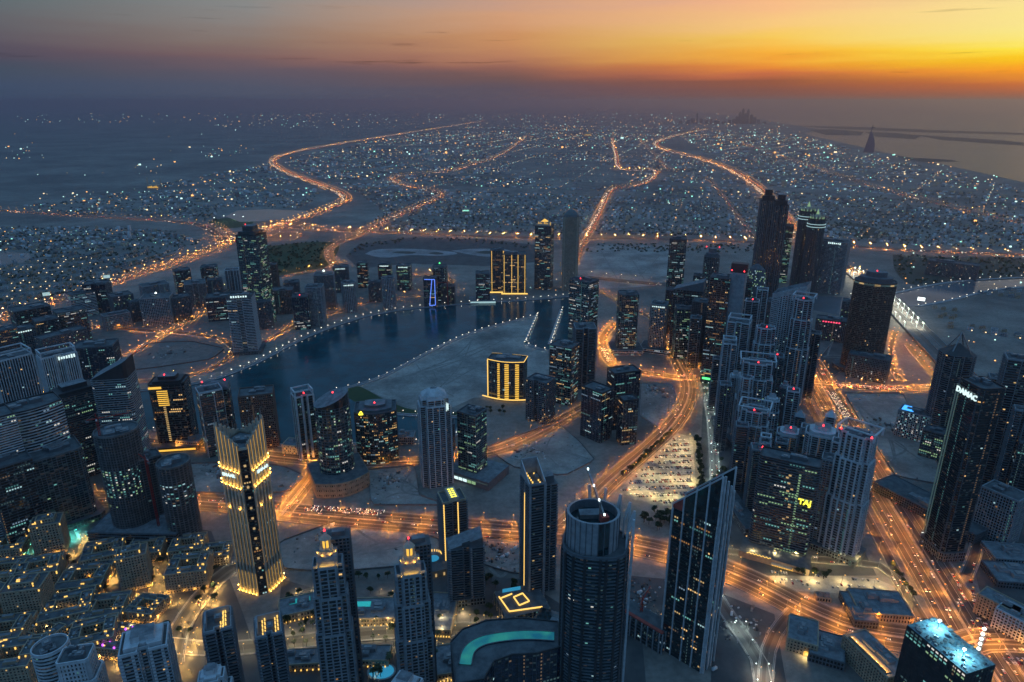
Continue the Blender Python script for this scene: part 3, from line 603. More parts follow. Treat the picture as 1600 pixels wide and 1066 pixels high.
def tower(name, xt, yt, yb, wpx, asp, rot, kind, style, label, cat='tower', roof='flat', pod=None, red=0, sign=None, step=None, over=None, group=None, plant=5, par=None):
    rnd = random.Random(int(xt*7+yt*13))
    root, h, W, D = place(xt, yt, yb, wpx, asp, rot, name, label, cat, group)
    st = dict(ST[style])
    st['lit'] *= rnd.uniform(.35, 1.5); st['pal'] = rnd.choice((st['pal'], st['pal'], 'mix', 'cool', 'green')); st['bay'] *= rnd.uniform(.85, 1.25); st['fh'] *= rnd.uniform(.92, 1.1)
    st.update(over or {})
    poly = shape(kind, W, D); P = {}
    FOOT.append((root.location.x, root.location.y, max(W, D)*.8*(pod[0] if pod else 1)))
    zb = 0
    if pod:
        ps, ph = pod[:2]; pp = scalep(poly if kind not in ('cross', 'notch') else rect(W, D), ps); Q = {}
        facade(Q, pp, 0, ph, dict(ST[pod[2] if len(pod) > 2 else 'greygrid'], lit=.05), rnd); part_out(root, Q, 'podium_')
        zb = ph
    hr = h
    if roof in ('slant', 'pyramid', 'dome', 'vault', 'cap'): hr = h-(.09 if roof != 'slant' else .13)*h
    if step:
        z0 = zb
        for fz, sc in step:
            z1 = zb+(hr-zb)*fz; facade(P, scalep(poly, sc), z0, z1, st, rnd)
            if fz < 1:
                mb = MB(); I = scalep(poly, sc*.9); O = scalep(poly, sc*1.01)
                for i in range(len(poly)):
                    j = (i+1) % len(poly); mb.face([(*O[i], z1-.5), (*O[j], z1-.5), (*O[j], z1+1.8), (*O[i], z1+1.8)], st['pier'][2]); mb.face([(*O[i], z1+1.8), (*O[j], z1+1.8), (*I[j], z1+1.8), (*I[i], z1+1.8)], st['pier'][2])
                mb.obj('terrace', root)
            z0 = z1; tp = scalep(poly, sc)
    else:
        facade(P, poly, zb, hr, st, rnd); tp = poly
    part_out(root, P)
    par = par or st['pier'][2]
    if roof == 'flat': roofkit(root, tp, hr, rnd, par, plant=plant)
    elif roof == 'frame':
        roofkit(root, tp, hr, rnd, par, plant=2); mb = MB(); w2, d2 = W*.5, D*.5
        for sx in (-1, 1):
            for sy in (-1, 1): mb.box(sx*(w2-1), sy*(d2-1), hr, hr+9, 2, 2, par)
        for sy in (-1, 1): mb.box(0, sy*(d2-1), hr+9.01, hr+10.6, W, 2, par)
        for sx in (-1, 1): mb.box(sx*(w2-1), 0, hr+9.03, hr+10.5, 2, D-4.2, par)
        mb.obj('roof_frame', root)
    elif roof == 'slant':
        mb = MB(); xs = [p[0] for p in tp]; x0, x1 = min(xs), max(xs)
        zz = lambda x: hr+(h-hr)*(x-x0)/(x1-x0)+.5
        n = len(tp)
        for i in range(n):
            a, b = tp[i], tp[(i+1) % n]; mb.face([(*a, hr), (*b, hr), (*b, zz(b[0])), (*a, zz(a[0]))], par)
        mb.face([(*p, zz(p[0])) for p in tp], 'roof_lt'); mb.obj('slanted_roof', root)
    elif roof in ('pyramid', 'dome', 'cap', 'vault'):
        mb = MB(); steps = {'pyramid': [(1.02, 0), (.03, 1)], 'dome': [(.9, 0), (.84, .3), (.68, .6), (.42, .85), (.05, 1)], 'cap': [(.8, 0), (.8, .45), (.5, .5), (.5, 1)], 'vault': [(1, 0), (.9, .4), (.6, .75), (.25, 1)]}[roof]
        for (s0, a), (s1, b) in zip(steps, steps[1:]): mb.taper(scalep(tp, s0), hr+(h-hr)*a, scalep(tp, s1), hr+(h-hr)*b, par, 'roof_lt')
        mb.obj({'pyramid': 'pyramid_roof', 'dome': 'dome', 'cap': 'penthouse', 'vault': 'vaulted_roof'}[roof], root)
        if roof == 'cap': roofkit(root, tp, hr, rnd, par, plant=0)
    for k in range(red): beacon(root, (-.4+.8*k)*W if red > 1 else 0, -.4*D, h+5)
    if sign: signboard(root, W, D, h, *sign)
    return root, h, W, D
def part_out(root, P, pre=''):
    wl = P['wall'].obj(pre+'wall', root)
    for k, mb in P.items():
        if mb.f and k != 'wall': mb.obj(k, wl, kind='stuff')
def signboard(root, W, D, z, mat, wf=.5, hgt=4, x=0, face='f', dz=-4, txt=None):
    if txt:
        text_obj(txt, hgt, mat, root, (x*W, -D/2-1.6, z+dz), (pi/2, 0, 0)); return
    mb = MB(); n = 7; ww = W*wf
    r = random.Random(int(W*100))
    for i in range(n):       # a row of short strokes, as unreadable in the photograph
        cx = x*W-ww/2+ww*(i+.5)/n; hh = hgt*r.uniform(.55, 1)
        mb.box(cx, -D/2-1.4, z+dz-hh/2, z+dz+hh/2, ww/n*.62, .6, mat)
    mb.obj('sign', root)

T = tower
# --- left edge and left foreground
T('residential_tower', 12, 556, 690, 62, .8, 14, 'box', 'fins', 'white ribbed tower at the left edge with a raised parapet', over=dict(pier=(1.2, 1.2, 'white', 1), lit=.01), roof='frame')
T('office_building', 40, 632, 800, 92, .5, 8, 'bow', 'bands', 'curved white-banded office building at the left edge', 'building', over=dict(lit=.05), plant=4)
T('office_building', -22, 650, 830, 70, .8, 8, 'box', 'bands', 'white-banded block cut off by the left frame edge', 'building')
T('office_tower', 88, 553, 705, 52, .55, 10, 'notch', 'fins', 'pale ribbed tower with a white roof sign near the left edge', over=dict(pier=(1.5, 1.4, 'white', 1)), roof='frame', sign=('sign_white', .5, 6, .2))
T('office_tower', 112, 598, 735, 78, .6, 14, 'box', 'bands', 'grey tower with a raised dark roof box, behind the pyramid-roofed tower', roof='cap', over=dict(band=(1.3, .6, 'grey')))
r0, hh, ww, dd = T('office_tower', 148, 538, 650, 66, .6, -18, 'box', 'blue', 'dark glass tower with blue light strips on its side', over=dict(lit=.06, pal='cool'), red=0)
mb = MB()
for k in range(14): mb.box(ww*.22, -dd/2-.5, hh*.3+k*3.9, hh*.3+k*3.9+.9, ww*random.uniform(.2, .5), .4, 'w_blue')
mb.obj('light_strip', r0)
T('office_tower', 116, 622, 720, 30, 1, 20, 'oct', 'dark', 'small dark tower with a pale pyramid roof', roof='pyramid', par='roof_lt')
T('office_tower', 172, 560, 745, 66, .8, -22, 'cham', 'bands', 'tall tower with a slanted pink-grey roof at left', roof='slant', over=dict(band=(1.4, .7, 'pale'), lit=.03))
T('construction_tower', 76, 703, 812, 86, .8, 6, 'cham', 'conc', 'dark concrete tower with a teal floodlit base', pod=(1.25, 10, 'conc'), over=dict(core='g_teal', lit=.02))
T('construction_tower', 10, 718, 840, 62, .9, 6, 'box', 'dark', 'dark tower at the left edge beside the teal-lit building site')
T('construction_tower', 181, 672, 830, 62, .9, 0, 'cyl', 'conc', 'rounded concrete tower under construction with a band of lit floors', over=dict(litf=lambda t, p: .75 if .42 < t < .68 else .01, lit=.5), red=0)
T('construction_tower', 228, 712, 822, 40, .8, 8, 'box', 'conc', 'dark square tower frame between two rounded concrete towers')
T('construction_tower', 270, 722, 838, 48, 1, 0, 'cyl', 'conc', 'shorter rounded concrete tower on the stepped podium', over=dict(litf=lambda t, p: .4 if .5 < t < .8 else .01, lit=.3))
r0, hh, ww, dd = T('hotel_tower', 262, 585, 690, 62, .7, -20, 'cham', 'dark', 'dark canal-side hotel tower with golden top windows', over=dict(pal='warm', lit=.03), red=1, roof='cap', par='dark')
mb = MB()
for k in range(26):
    mb.box(-ww*.12, -dd/2-.5, hh*.1+k*3.6, hh*.1+k*3.6+1.6, ww*(.3 if k > 17 else .07), .4, 'w_gold' if k > 17 else 'w_warm')
mb.box(-ww*.3, -dd/2-.8, hh*.86, hh*.89, ww*.36, .6, 'w_gold'); mb.obj('lit_window_column', r0)
mb = MB(); mb.box(0, -dd*.5-9, 0, 8, ww*1.5, 18, 'dark', 0, 'roofing'); mb.obj('podium', r0); mb = MB(); mb.box(ww*.1, -dd*.5-18.6, 2, 5, ww*1.1, .5, 'w_gold'); mb.obj('lit_canopy', r0)
T('office_tower', 335, 596, 694, 44, .7, -8, 'box', 'dark', 'dark tower with an upswept roof and two red lights', roof='vault', red=2)
T('office_tower', 326, 608, 706, 38, .8, 8, 'box', 'office', 'glass tower in a white corner frame on the near canal bank', over=dict(pier=(.9, .5, 'white', 8)), par='white')
T('office_building', 400, 612, 694, 54, .7, -6, 'box', 'brown', 'brown banded block beside the canal, behind the golden-lit tower', 'building', over=dict(band=(1.6, .6, 'brown')))
T('residential_tower', 472, 616, 712, 34, .8, 14, 'notch', 'dark', 'slim dark tower in a white frame beside the curved glass tower', over=dict(pier=(2.2, .8, 'white', 4)), roof='frame', par='white', red=1)
r_, h_, W_, D_ = T('office_tower', 516, 612, 752, 62, .85, 10, 'cyl', 'office', 'dark curved glass tower on a rounded stone podium', over=dict(lit=.16), roof='slant', red=1, par='g_black')
mb = MB(); P = {}; facade(P, bow(W_*1.55, D_*1.5, D_*.35), 0, 24, dict(ST['beige'], lit=0, fh=8, band=(5, .4, 'beige')), random.Random(1)); part_out(r_, P, 'podium_')
r_, h_, W_, D_ = T('office_building', 586, 628, 712, 66, .6, -4, 'bow', 'office', 'rounded glass office block with a yellow emblem and a red beacon', 'building', over=dict(lit=.2, band=(1.0, .3, 'dark')), red=1, roof='cap', par='grey')
mb = MB()
for s in ((-3.2, 0, 3.2, 0), (3.2, 0, 0, 5.4), (0, 5.4, -3.2, 0)): mb.bar((-W_*.33+s[0], -D_*.66, h_-9+s[1]), (-W_*.33+s[2], -D_*.66, h_-9+s[3]), .75, 'sign_yellow')
mb.obj('emblem', r_)
T('residential_tower', 677, 606, 752, 54, .8, 8, 'cross', 'resi', 'tall pale ribbed tower with a rounded crown beside the glass office tower', roof='vault', step=[(.93, 1), (1, .86)], sign=('sign_white', .08, 14, .36, 'f', -24))
r_, h_, W_, D_ = T('office_tower', 737, 642, 742, 46, .9, -34, 'box', 'office', 'green-lit glass office tower on a wide flat podium', over=dict(lit=.12, pal='green', core='g_teal'), plant=5)
mb = MB(); mb.box(8, 2, 0, 14, W_*2.3, D_*2, 'grey', 0, 'roof_lt'); mb.obj('podium', r_)
mb = MB()
for k, c in enumerate(['sign_red', 'sign_white', 'sign_white', 'sign_white', 'w_green', 'w_green']): mb.box(-W_*.6+k*W_*.24, -D_-.8+2, 4, 8.5, W_*.2, .6, c)
mb.box(8, -D_-.6+2, 9.5, 10.4, W_*2.2, .5, 'w_dim'); mb.obj('shop_sign', r_)
# --- mid left, beyond the canal
T('office_tower', 390, 352, 506, 46, .95, -28, 'box', 'office', 'tallest teal glass tower left of the canal, its lower floors brightly lit', over=dict(litf=lambda t, p: .28 if t < .45 else .1, lit=.2, pal='green'), red=1, roof='cap', par='g_teal')
T('residential_tower', 376, 462, 548, 42, .9, -12, 'notch', 'bands', 'black and white banded tower on the far canal bank with a lit roof sign', over=dict(band=(1.2, .9, 'white'), lit=.01), sign=('sign_white', .7, 5, 0, 'f', 4), pod=(1.3, 8))
LEFT = [
 (45, 480, 524, 54, .7, 12, 'box', 'dark', 'dark broad block left of the dark twin'), (70, 498, 543, 34, .9, 10, 'box', 'dark', 'black cube-like tower between two wider dark blocks'),
 (108, 484, 532, 44, .7, 12, 'box', 'dark', 'plain dark slab tower beside the banded office'), (124, 457, 492, 40, .8, 14, 'box', 'bands', 'office with warm lit bands near the left highway'),
 (150, 442, 486, 40, .7, -22, 'notch', 'blue', 'dark blue tower with two pale fins by the left highway'), (188, 460, 496, 34, .9, 12, 'box', 'greygrid', 'teal-lit office above a pale low annex'),
 (32, 513, 552, 36, .8, 12, 'box', 'greygrid', 'grey gridded tower with a white roof sign'), (4, 514, 560, 34, .8, 12, 'box', 'dark', 'dark tower cut by the left edge above the ribbed tower'),
 (240, 444, 474, 42, .6, 12, 'notch', 'grid', 'pale framed block behind the wide gridded office'), (244, 463, 505, 48, .7, -14, 'box', 'grid', 'wide gridded pale office with two roof floodlights'),
 (280, 463, 500, 30, .8, 10, 'box', 'greygrid', 'grey office beside the elevated road'), (283, 421, 458, 26, .9, 10, 'cham', 'dark', 'dark tower dotted with small lights, left of two'),
 (326, 416, 456, 26, .9, -10, 'cham', 'dark', 'dark tower dotted with small lights, right of two'), (304, 441, 478, 30, .9, 0, 'notch', 'fins', 'grey block with a wide flat roof slab'),
 (342, 462, 498, 40, .7, -8, 'box', 'blue', 'low teal-lit glass office beside the elevated road end'), (362, 421, 452, 22, .9, -6, 'notch', 'resi', 'pale slim tower behind the tall teal tower'),
 (423, 413, 452, 20, 1, -8, 'box', 'brown', 'brown windowless-looking tower right of the tall teal tower'), (436, 452, 488, 44, .6, -8, 'box', 'greygrid', 'low wide grey block right of the tall teal tower'),
 (469, 462, 512, 26, .9, -6, 'box', 'blue', 'dark blue tower joined to a pale speckled tower'), (491, 447, 506, 30, .9, -10, 'cham', 'grid', 'pale tower with scattered dark window openings'),
 (506, 428, 482, 32, .7, -6, 'fins_', 'fins', 'grey ribbed tower under a bright floodlight'), (532, 416, 455, 24, .9, -6, 'box', 'greygrid', 'grey tower behind the white-signed round tower'),
 (544, 441, 486, 22, 1, 0, 'cyl', 'grid', 'pale rounded tower with an upright white sign'), (566, 410, 448, 18, 1, -6, 'box', 'dark', 'thin dark tower right of the grey pair'),
 (601, 412, 450, 22, .8, -10, 'box', 'blue', 'small glass tower with a lit white roof edge, left of two'), (631, 414, 452, 24, .8, -12, 'box', 'office', 'small glass tower with a lit white roof edge, right of two'),
 (606, 434, 482, 20, 1, 0, 'cyl', 'grid', 'pale cylinder tower near the promenade'), (672, 433, 478, 22, .8, -10, 'box', 'dark', 'dark tower outlined by a blue light triangle'),
 (687, 416, 470, 24, .9, -8, 'cham', 'office', 'glass tower with a green light on its roof'), (754, 426, 470, 22, .9, 0, 'box', 'blue', 'small tower with a brightly lit base by the far canal bank'),
 (585, 440, 470, 20, .8, -6, 'box', 'greygrid', 'low grey block left of the pale cylinder tower'), (410, 470, 512, 26, .8, -6, 'box', 'greygrid', 'grey block at the foot of the tall teal tower'),
 (700, 446, 474, 22, .8, -6, 'box', 'conc', 'unlit concrete frame right of the blue-outlined tower'), (180, 490, 512, 40, .5, 12, 'box', 'grid', 'long low pale annex beside the loop road'),
 (95, 520, 556, 70, .35, 24, 'box', 'greygrid', 'long low block with a lit canopy at left'), (335, 436, 462, 22, .8, -6, 'box', 'greygrid', 'small grey block behind the low glass office'),
 (455, 440, 470, 24, .8, -6, 'box', 'greygrid', 'small grey block left of the ribbed tower'), (215, 470, 500, 26, .6, 12, 'box', 'greygrid', 'small block left of the wide gridded office')]
for a in LEFT:
    *q, kd, stl, lb = a
    red = 1 if 'blue tower joined' in lb else 0
    ov = dict(lit=.09) if 'lit' in lb else (dict(lit=.16, pal='mix') if 'dotted' in lb else None)
    sg = ('sign_white', .7, 3.5, 0) if ('sign' in lb or 'roof edge' in lb) else None
    rr = T('office_tower', *q, 'box' if kd == 'fins_' else kd, stl, lb, 'tower', over=ov, sign=sg, red=red, plant=2)
    r0, hh, ww, dd = rr
    if 'blue light triangle' in lb:
        mb = MB(); y = -dd/2-1
        for p, q2 in (((-.4, .96), (.42, .96)), ((.42, .96), (.42, .08)), ((.42, .08), (-.05, .06)), ((-.05, .06), (.2, .95))): mb.bar((p[0]*ww, y, p[1]*hh), (q2[0]*ww, y, q2[1]*hh), .9, 'w_blue')
        mb.obj('light_outline', r0)
    if 'green light' in lb or 'floodlight' in lb:
        mb = MB(); mb.bar((0, 0, hh), (0, 0, hh+8), .4, 'steel'); mb.taper(ell(6, 6, 8), hh+8, ell(2, 2, 8), hh+11, 'sign_green' if 'green' in lb else 'l_white'); mb.obj('roof_light', r0)
    if 'lit base' in lb:
        mb = MB(); mb.prism(rect(ww*2, dd*1.6), 0, 7, 'grey', 'roof_lt'); mb.obj('podium', r0); mb = MB(); mb.box(0, -dd*.8-.5, 1, 6, ww*1.8, .5, 'w_cool'); mb.obj('lit_window', r0)
# --- centre, beyond and beside the basin
def goldlines(root, W, D, h, xs, y=None, z0=3, z1=None, mat='l_gold', r=.55):
    mb = MB()
    for x in xs: mb.bar((x*W, (y if y is not None else -D/2-1.2), z0), (x*W, (y if y is not None else -D/2-1.2), z1 or h), r, mat)
    mb.obj('light_strip', root)
for a, xs in (((777, 390, 455, 22, .9, 0, 'box', 'dark', 'dark hotel wing edged with golden light strips, left of a pair', 'hotel'), (-.4, .42)), ((804, 396, 457, 36, .6, 0, 'box', 'dark', 'wider dark hotel wing with golden light strips, right of a pair', 'hotel'), (-.45, -.12, .15, .45))):
    r0, hh, ww, dd = T('hotel_tower', *a, over=dict(lit=.06, pal='warm')); goldlines(r0, ww, dd, hh, xs)
    mb = MB(); mb.box(0, -dd/2-2.5, .5, 4, ww*1.15, 1, 'l_gold'); mb.obj('lit_canopy', r0)
r0, hh, ww, dd = T('office_tower', 851, 352, 450, 30, .9, -12, 'box', 'office', 'tall glass tower with a golden floodlit crown', over=dict(lit=.12, pal='mix'), red=0)
mb = MB(); mb.prism(rect(ww*.8, dd*.8), hh+.2, hh+6, 'stone'); mb.prism(rect(ww*.5, dd*.5), hh+6.01, hh+12, 'stone')
for i in range(10): mb.box((i-4.5)*ww*.09, -dd*.3, hh+2, hh+6+6*((i*7) % 4)/3, 1.4, 1.4, 'w_gold')
mb.taper(rect(ww*.4, dd*.4), hh+12, rect(1, 1), hh+20, 'w_gold'); mb.obj('floodlit_crown', r0)
T('office_tower', 893, 326, 452, 25, 1, 0, 'cham', 'brown', 'tall slender brown tower with a domed top', roof='dome', par='g_teal', over=dict(core='g_bronze', band=(.4, .3, 'brown'), pier=(1.3, .8, 'stone', 1), lit=.01))
T('office_tower', 913, 437, 548, 46, .7, -34, 'box', 'office', 'tall teal glass tower standing at the canal basin', over=dict(lit=.17, band=(1.1, .3, 'grey')), red=1)
T('office_tower', 982, 458, 548, 34, .9, 10, 'cham', 'office', 'teal glass tower with lit floors on a curved podium', over=dict(lit=.16, pal='mix'), pod=(1.7, 12, 'bands'))
T('hotel_tower', 1031, 474, 546, 28, .9, -8, 'cham', 'grid', 'small gold-windowed tower with a white roof sign', 'tower', over=dict(lit=.2, pal='warm'), sign=('sign_white', .8, 3, 0), pod=(1.9, 10, 'bands'))
T('residential_tower', 914, 510, 602, 36, .9, 8, 'notch', 'balc', 'dark balconied tower in front of the basin tower')
T('office_tower', 882, 538, 626, 46, .8, -24, 'box', 'dark', 'dark office with many small lit windows near the basin', over=dict(lit=.16, pal='mix'))
r0, hh, ww, dd = T('hotel_building', 793, 560, 618, 62, .45, -14, 'bow', 'dark', 'dark curved hotel outlined in golden light on the sandy island', 'hotel', over=dict(lit=.01), par='dark')
for x, n in ((-.5, 0), (-.17, 1), (.06, 2), (.33, 2)):
    if n == 0: goldlines(r0, ww, dd, hh, (x,), y=-dd/2-.6, r=.8); continue
    mb = MB(); yy = -dd/2-dd*.25*sin(pi*(x+.5))-1.0
    k = 4
    while k < hh-5: mb.box(x*ww, yy, k, k+2, ww*.05*n+1, .5, 'w_gold'); k += 3.9
    mb.obj('lit_window_column', r0)
mb = MB(); pp = bow(ww+1.4, dd+1.4, dd*.25)
for a, b in zip(pp, pp[1:]): mb.bar((*a, hh+1.6), (*b, hh+1.6), .5, 'l_gold')
for a, b in zip(pp[:9], pp[1:10]): mb.bar((a[0]*1.25, a[1]*1.3, 5), (b[0]*1.25, b[1]*1.3, 5), .8, 'l_gold')
mb.obj('roof_edge_light', r0)
T('residential_tower', 845, 592, 655, 46, .8, -30, 'notch', 'greygrid', 'grey stepped block beside the golden-outlined hotel', 'building', over=dict(lit=.07, pal='mix'))
for a in ((934, 606, 682, 50, .7, -38, 'front-left slab of the dark blue glass trio'), (975, 578, 664, 52, .6, 28, 'rear slab of the dark blue glass trio'), (982, 622, 690, 32, .9, 24, 'short right slab of the dark blue glass trio')):
    T('office_building', *a[:6], 'box', 'blue', a[6], 'building', over=dict(lit=.05, pal='mix', band=(.4, .12, 'dark')), par='dark', plant=2)
T('residential_tower', 700, 660, 700, 20, 1, 0, 'box', 'greygrid', 'small grey block right behind the pale ribbed tower', 'building')
# --- right cluster
RIGHT = [
 ('office_tower', 1060, 372, 500, 26, .9, 0, 'cham', 'office', 'tall narrow glass tower at the left of the right-hand cluster', 'flat', 0),
 ('office_tower', 1114, 388, 522, 24, .9, 0, 'cyl', 'office', 'rounded glass tower with red lights on its drum top', 'cap', 2),
 ('office_tower', 1079, 436, 548, 48, .6, -8, 'box', 'dark', 'black wide tower in front of two glass towers', 'slant', 0),
 ('office_tower', 1074, 480, 556, 38, .8, 10, 'box', 'office', 'teal-lit lower tower in front of the black wide tower', 'flat', 0),
 ('residential_tower', 1098, 470, 562, 34, .9, -8, 'box', 'conc', 'unlit concrete tower left of the black and grey slab', 'flat', 0),
 ('residential_tower', 1232, 352, 440, 18, 1, 0, 'box', 'office', 'green-lit tower seen between the twin slabs and the crowned pair', 'flat', 0),
 ('office_tower', 1305, 376, 456, 46, .6, -10, 'box', 'grid', 'wide gridded tower with a glowing white roof sign', 'flat', 0),
 ('residential_tower', 1257, 468, 630, 40, .8, -8, 'cross', 'resi', 'white-framed tower in front of the lattice tower', 'frame', 1),
 ('residential_tower', 1156, 502, 622, 40, .8, -6, 'notch', 'resi', 'pale ribbed tower with twin roof piers, right of the black slab', 'frame', 0),
 ('residential_tower', 1197, 512, 640, 40, .8, 6, 'cross', 'resi', 'stepped pale tower with a red light beneath the lattice towers', 'flat', 1),
 ('residential_tower', 1184, 566, 690, 62, .7, 4, 'cross', 'resi', 'broad stepped pale tower with a red beacon in the right-hand cluster', 'frame', 1),
 ('residential_tower', 1180, 640, 748, 56, .8, -4, 'cross', 'resi', 'pale stepped tower nearest the narrow market street', 'frame', 1),
 ('residential_tower', 1236, 668, 760, 42, .9, 0, 'oct', 'resi', 'pale tower with a rounded roof drum behind the hotel slab', 'cap', 1),
 ('residential_tower', 1287, 664, 790, 52, .9, 0, 'oct', 'resi', 'pale balconied tower with a rounded roof drum beside the highway', 'cap', 1),
 ('residential_tower', 1190, 700, 800, 36, .8, 10, 'box', 'balc', 'grey balconied tower left of the hotel slab', 'flat', 1),
 ('residential_tower', 1300, 716, 846, 30, .9, 0, 'box', 'grid', 'plain grey back wing between the hotel slab and the white-framed tower', 'flat', 0),
 ('office_tower', 1595, 560, 760, 44, .8, 12, 'box', 'balc', 'dark balconied tower at the right edge behind the white lettered tower', 'flat', 0),
 ('office_tower', 1618, 690, 800, 50, .8, 12, 'box', 'dark', 'dark tower cut by the right frame edge', 'flat', 0),
 ('office_building', 1433, 643, 682, 50, .6, -8, 'box', 'grid', 'small white-lit block with a blue roof screen', 'flat', 0),
 ('office_building', 1462, 672, 712, 32, .8, -8, 'box', 'office', 'small green-lit block beside the lettered tower', 'flat', 0),
 ('office_building', 1572, 768, 838, 62, .7, -20, 'box', 'grid', 'white mid-rise block at the right edge', 'flat', 0),
 ('office_building', 1360, 555, 590, 60, .5, -6, 'box', 'greygrid', 'low grey block at the foot of the bronze oval tower', 'flat', 0),
 ('office_building', 1210, 470, 505, 30, .8, 0, 'box', 'greygrid', 'small block between the dotted oval and the lattice tower', 'flat', 0),
 ('office_building', 1300, 498, 530, 44, .5, 0, 'box', 'greygrid', 'low block with a red roof sign below the creek', 'flat', 0),
 ('office_building', 1490, 410, 432, 70, .3, -4, 'box', 'greygrid', 'long dark low block beyond the creek', 'flat', 0)]
RIGHT += [('residential_tower', *q, 'thin '+lb, rf, rd) for *q, lb, rf, rd in [(1122, 560, 640, 16, 1, 0, 'box', 'balc', 'dark tower at the foot of the grey spine wall', 'flat', 0), (1150, 580, 672, 18, 1, 6, 'notch', 'resi', 'pale tower second from the market street end', 'cap', 0), (1200, 588, 684, 16, 1, 0, 'box', 'resi', 'pale tower squeezed between the two broad stepped towers', 'cap', 1), (1228, 596, 690, 16, 1, 0, 'cyl', 'balc', 'round dark tower below the slim grey one', 'cap', 0), (1196, 690, 780, 18, 1, 0, 'notch', 'resi', 'pale tower behind the left corner of the hotel slab', 'frame', 0), (1252, 640, 740, 16, 1, 0, 'box', 'balc', 'dark tower behind the left drum-roofed tower', 'pyramid', 0), (1170, 438, 520, 15, 1, 0, 'box', 'office', 'glass tower left of the egg tower', 'flat', 0), (1088, 496, 572, 18, 1, 0, 'box', 'balc', 'dark tower in front of the unlit concrete one', 'flat', 0), (1300, 640, 742, 16, 1, 0, 'box', 'resi', 'pale tower beyond the right drum-roofed tower', 'pyramid', 0)]]
RIGHT += [('residential_tower', *q, lb, rf, rd) for *q, lb, rf, rd in [
 (1140, 536, 650, 24, .9, 4, 'notch', 'resi', 'slim pale tower right behind the black slab with the green sign', 'frame', 0), (1168, 590, 700, 26, .9, -6, 'cross', 'resi', 'slim tower left of the broad stepped tower', 'flat', 0),
 (1214, 556, 660, 24, .9, 4, 'notch', 'balc', 'slim grey tower right of the broad stepped tower', 'flat', 1), (1208, 616, 716, 28, .9, 0, 'cross', 'resi', 'slim tower just left of the drum-roofed pair', 'cap', 0),
 (1160, 664, 762, 22, .9, 4, 'box', 'balc', 'slim dark balconied tower beside the market street', 'flat', 0), (1262, 676, 776, 24, .9, 0, 'notch', 'balc', 'slim dark tower between the two drum-roofed towers', 'frame', 0),
 (1312, 690, 812, 22, .9, 0, 'box', 'resi', 'slim pale tower behind the white-framed tower', 'flat', 0), (1272, 520, 618, 22, .9, 0, 'notch', 'balc', 'slim dark tower right of the white-framed tower by the lattice tower', 'flat', 0),
 (1176, 470, 586, 22, .9, 0, 'box', 'resi', 'slim pale tower below the dotted egg tower', 'flat', 1), (1222, 480, 560, 20, .9, 0, 'box', 'balc', 'slim dark tower left behind the lattice tower', 'flat', 0),
 (1050, 452, 520, 20, .9, 0, 'box', 'dark', 'slim dark tower left of the black wide tower', 'flat', 0), (1148, 470, 560, 18, 1, 0, 'box', 'balc', 'slim dark tower right of the grey spine wall', 'flat', 0),
 (1560, 590, 720, 30, .9, 10, 'box', 'balc', 'dark balconied tower right behind the lettered tower', 'flat', 0), (1600, 640, 790, 30, .9, 10, 'notch', 'balc', 'dark tower behind the one cut by the right edge', 'flat', 0),
 (1192, 452, 560, 18, 1, 0, 'box', 'resi', 'thin pale tower between the egg tower and the lattice tower', 'flat', 0), (1134, 600, 700, 20, 1, 4, 'notch', 'balc', 'thin grey tower at the left foot of the pale cluster', 'flat', 0),
 (1240, 610, 706, 20, 1, 0, 'box', 'resi', 'thin pale tower below the lattice tower', 'flat', 1), (1222, 690, 782, 20, 1, 0, 'box', 'balc', 'thin dark tower just behind the hotel slab', 'flat', 0), (1092, 430, 520, 18, 1, 0, 'box', 'office', 'thin glass tower behind the black wide tower', 'flat', 0), (1150, 440, 530, 18, 1, 0, 'cyl', 'balc', 'thin round tower behind the grey spine wall', 'flat', 1),
 (1330, 470, 520, 26, .9, 0, 'box', 'greygrid', 'small grey tower left of the bronze oval tower', 'flat', 0)]]
for n_, xt, yt, yb, wp_, asp, rot, kd, stl, lb, rf, rd in RIGHT:
    ov = {}; wp_ = wp_*(.9 if n_ == 'residential_tower' else 1)
    if 'green-lit' in lb: ov = dict(lit=.3, pal='green')
    if 'teal-lit' in lb or 'tall narrow glass' in lb: ov = dict(lit=.14)
    if 'white-lit' in lb: ov = dict(lit=.5, pal='cool')
    sg = ('sign_white', .45, 6, .05) if 'white roof sign' in lb else (('sign_red', .6, 3, 0) if 'red roof sign' in lb else None)
    r0, hh, ww, dd = T(n_, xt, yt, yb, wp_, asp, rot, kd, stl, lb, 'building' if 'building' in n_ else 'tower', roof=rf, red=rd, over=ov, sign=sg, step=[(.55, 1), (.82, .92), (1, .8)] if kd == 'cross' else None, plant=3)
    if 'blue roof screen' in lb:
        mb = MB(); mb.box(-ww*.25, 0, hh+1.5, hh+2.2, ww*.35, dd*.7, 'sign_blue'); mb.obj('roof_screen', r0)
# black slab with a grey blank spine
r0, hh, ww, dd = T('office_tower', 1128, 432, 596, 34, .9, -8, 'box', 'dark', 'black tower with a blank grey spine and two red lights', over=dict(lit=.07, pal='mix'), red=0)
mb = MB(); mb.prism(rect(ww*.75, dd*.9, ww*.8, dd*.1), 0, hh+10, 'pale', 'roof_lt'); mb.obj('spine_wall', r0)
mb = MB(); mb.prism(rect(ww*.8, dd*.5, ww*.8, dd*.3), hh+10, hh+28, 'dark'); mb.obj('roof_screen', r0)
beacon(r0, ww*.5, -dd*.3, hh+16); beacon(r0, ww*1.1, -dd*.3, hh+16)
mb = MB(); mb.box(0, -dd/2-1, 10, 14, ww*.8, .8, 'sign_green'); mb.obj('sign', r0)
